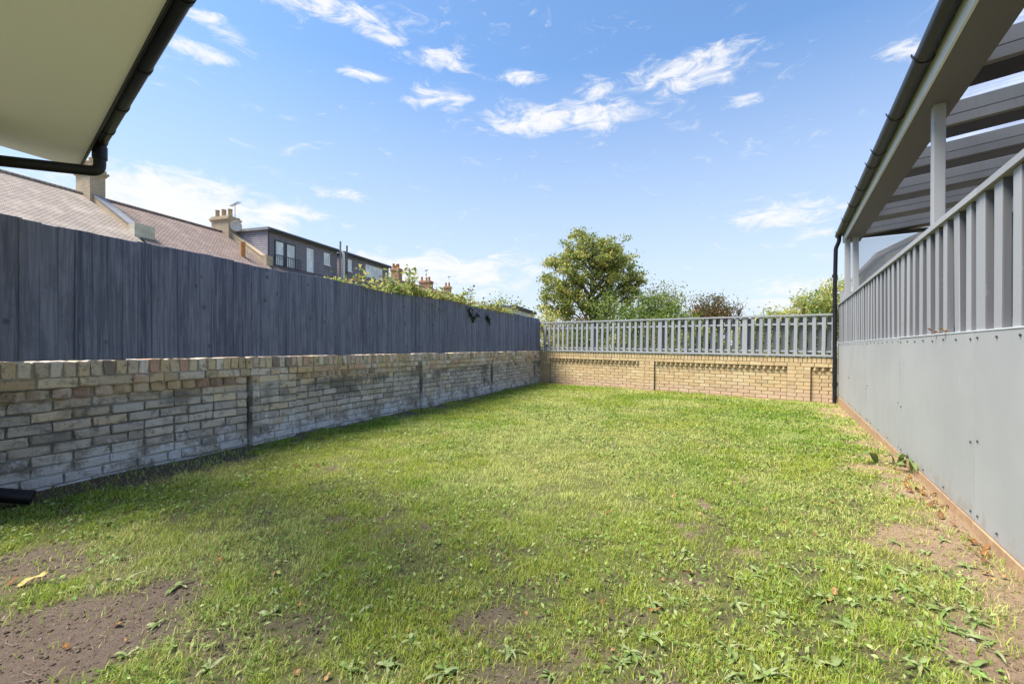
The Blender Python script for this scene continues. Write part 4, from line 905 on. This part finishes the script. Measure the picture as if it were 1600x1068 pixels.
# fallen leaves
lit = []
for k in range(6):
    g = [((0.221, 0.089, 0.030), (0.306, 0.145, 0.051)), ((0.153, 0.072, 0.034), (0.212, 0.102, 0.043)), ((0.357, 0.204, 0.085), (0.425, 0.255, 0.111))][k % 3]
    V, T, C = leaf_blade(random.uniform(.035, .06), random.uniform(.022, .034), random.uniform(.1, .7), 4, g, .1, .3); me = mesh_np('fallen_leaf', V, T, C, True); me.materials.append(M['litter']); lit.append(me)
def fallen(x, y, z=None, label='small curled brown fallen leaf lying in the grass', group='fallen brown leaves on the lawn', sc=1.0, me=None):
    o = link('fallen_leaf', me or random.choice(lit), None, None, (x, y, (float(gz(x, y)) + .006) if z is None else z), (random.uniform(-.12, .12), random.uniform(-.2, .2), random.uniform(0, 6.28)), (sc,) * 3)
    tag(o, label, 'leaf', group); return o
cnt = 0
while cnt < 190:
    y = .95 + 6 * random.random() ** 1.8; x = random.uniform(-1.15 * y, 1.15 * y)
    if not bool(in_garden(np.array(x), np.array(y), .08)): continue
    w_ = 'left half' if x / y < -.25 else 'right half' if x / y > .45 else 'middle'
    fallen(x, y, None, 'small curled brown fallen leaf in the grass, %s of the lawn' % w_, 'fallen brown leaves, %s of the lawn' % w_, random.uniform(.45, .85)); cnt += 1
for k in range(26):
    t = random.uniform(1.9, 4.2) ; d = random.uniform(.02, .14); x = 1.0 + t * .526 - d * .85; y = t * .85 + d * .526
    fallen(x, y, None, 'orange-brown fallen leaf drifted against the foot of the pale panels', 'fallen leaves along the panel foot', random.uniform(.7, 1.2))
for px, lab in ((1464, 'orange fallen leaf resting on the panel ledge, left one of two'), (1479, 'pale orange fallen leaf resting on the panel ledge, right one of two')):
    Y = 690 / (px - 1227); t = Y / .85 ; o = fallen(1.0 + t * .526 + .006, Y, PZ1 + .012, lab, 'fallen leaves on the panel ledge', 1.0, lit[2 if px > 1470 else 0])
V, T, C = leaf_blade(.10, .045, .2, 5, ((.42, .33, .10), (.50, .40, .15)), .1); me = mesh_np('fallen_leaf', V, T, C, True); me.materials.append(M['litter'])
o = link('fallen_leaf', me, None, None, (-2.05, 1.83, float(gz(-2.05, 1.83)) + .006), (.1, .1, R(-60))); tag(o, 'single large yellow fallen leaf on bare soil at lower left', 'leaf')
# straw, twigs and crumbs on the bare soil
m = MB(); k = 0
while k < 260:
    y = .95 + 3.5 * random.random() ** 1.4; x = random.uniform(-1.2 * y, 1.2 * y)
    if float(bare(np.array(x), np.array(y))) < .35 or not bool(in_garden(np.array(x), np.array(y), .05)): continue
    a = random.uniform(0, 6.28); L = random.uniform(.02, .09); z = float(gz(x, y)); m.tube([(x, y, z + .004), (x + L * .5 * math.cos(a), y + L * .5 * math.sin(a), z + random.uniform(.006, .014)), (x + L * math.cos(a + .3), y + L * math.sin(a + .3), z + .005)], [.0008, .0008, .0005], 4, False); k += 1
tag(m.build('twig_litter', M['twig']), 'pale straw and twig litter on the bare soil', 'litter', kind='stuff')

# crumbs of soil and small stones on the bare patches
n = 60000; x = rng.uniform(-3.2, 4.2, n); y = .95 + 4.2 * rng.random(n) ** 1.3; k = in_garden(x, y, .02) & (np.abs(x) < 1.25 * y + .2); x, y = x[k], y[k]
k = rng.random(len(x)) < sstep(.35, .9, bare(x, y)) * .8; x, y = x[k], y[k]; n = len(x); r = rng.gamma(2.0, .0016, n) + .0012
O = np.array([(1, 0, 0), (0, 1, 0), (-1, 0, 0), (0, -1, 0), (0, 0, 1), (0, 0, -1)], float); T8 = np.array([(0, 1, 4), (1, 2, 4), (2, 3, 4), (3, 0, 4), (1, 0, 5), (2, 1, 5), (3, 2, 5), (0, 3, 5)])
V = O[None] * r[:, None, None] * rng.uniform(.55, 1.3, (n, 6, 1)); th = rng.uniform(0, 6.28, n); ct, st = np.cos(th)[:, None], np.sin(th)[:, None]
V = np.stack([V[..., 0] * ct - V[..., 1] * st + x[:, None], V[..., 0] * st + V[..., 1] * ct + y[:, None], V[..., 2] * .7 + gz(x, y)[:, None] + .0006], -1)
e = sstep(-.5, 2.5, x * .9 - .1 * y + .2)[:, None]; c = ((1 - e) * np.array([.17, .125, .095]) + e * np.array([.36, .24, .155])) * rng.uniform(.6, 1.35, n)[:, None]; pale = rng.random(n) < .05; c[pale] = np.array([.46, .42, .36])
tag(link('soil_crumbs', mesh_np('soil_crumbs', V.reshape(-1, 3), (T8[None] + (np.arange(n) * 6)[:, None, None]).reshape(-1, 3), np.repeat(c, 6, 0)), M['soil']), 'crumbs of soil and small stones on the bare patches', 'soil', kind='stuff')
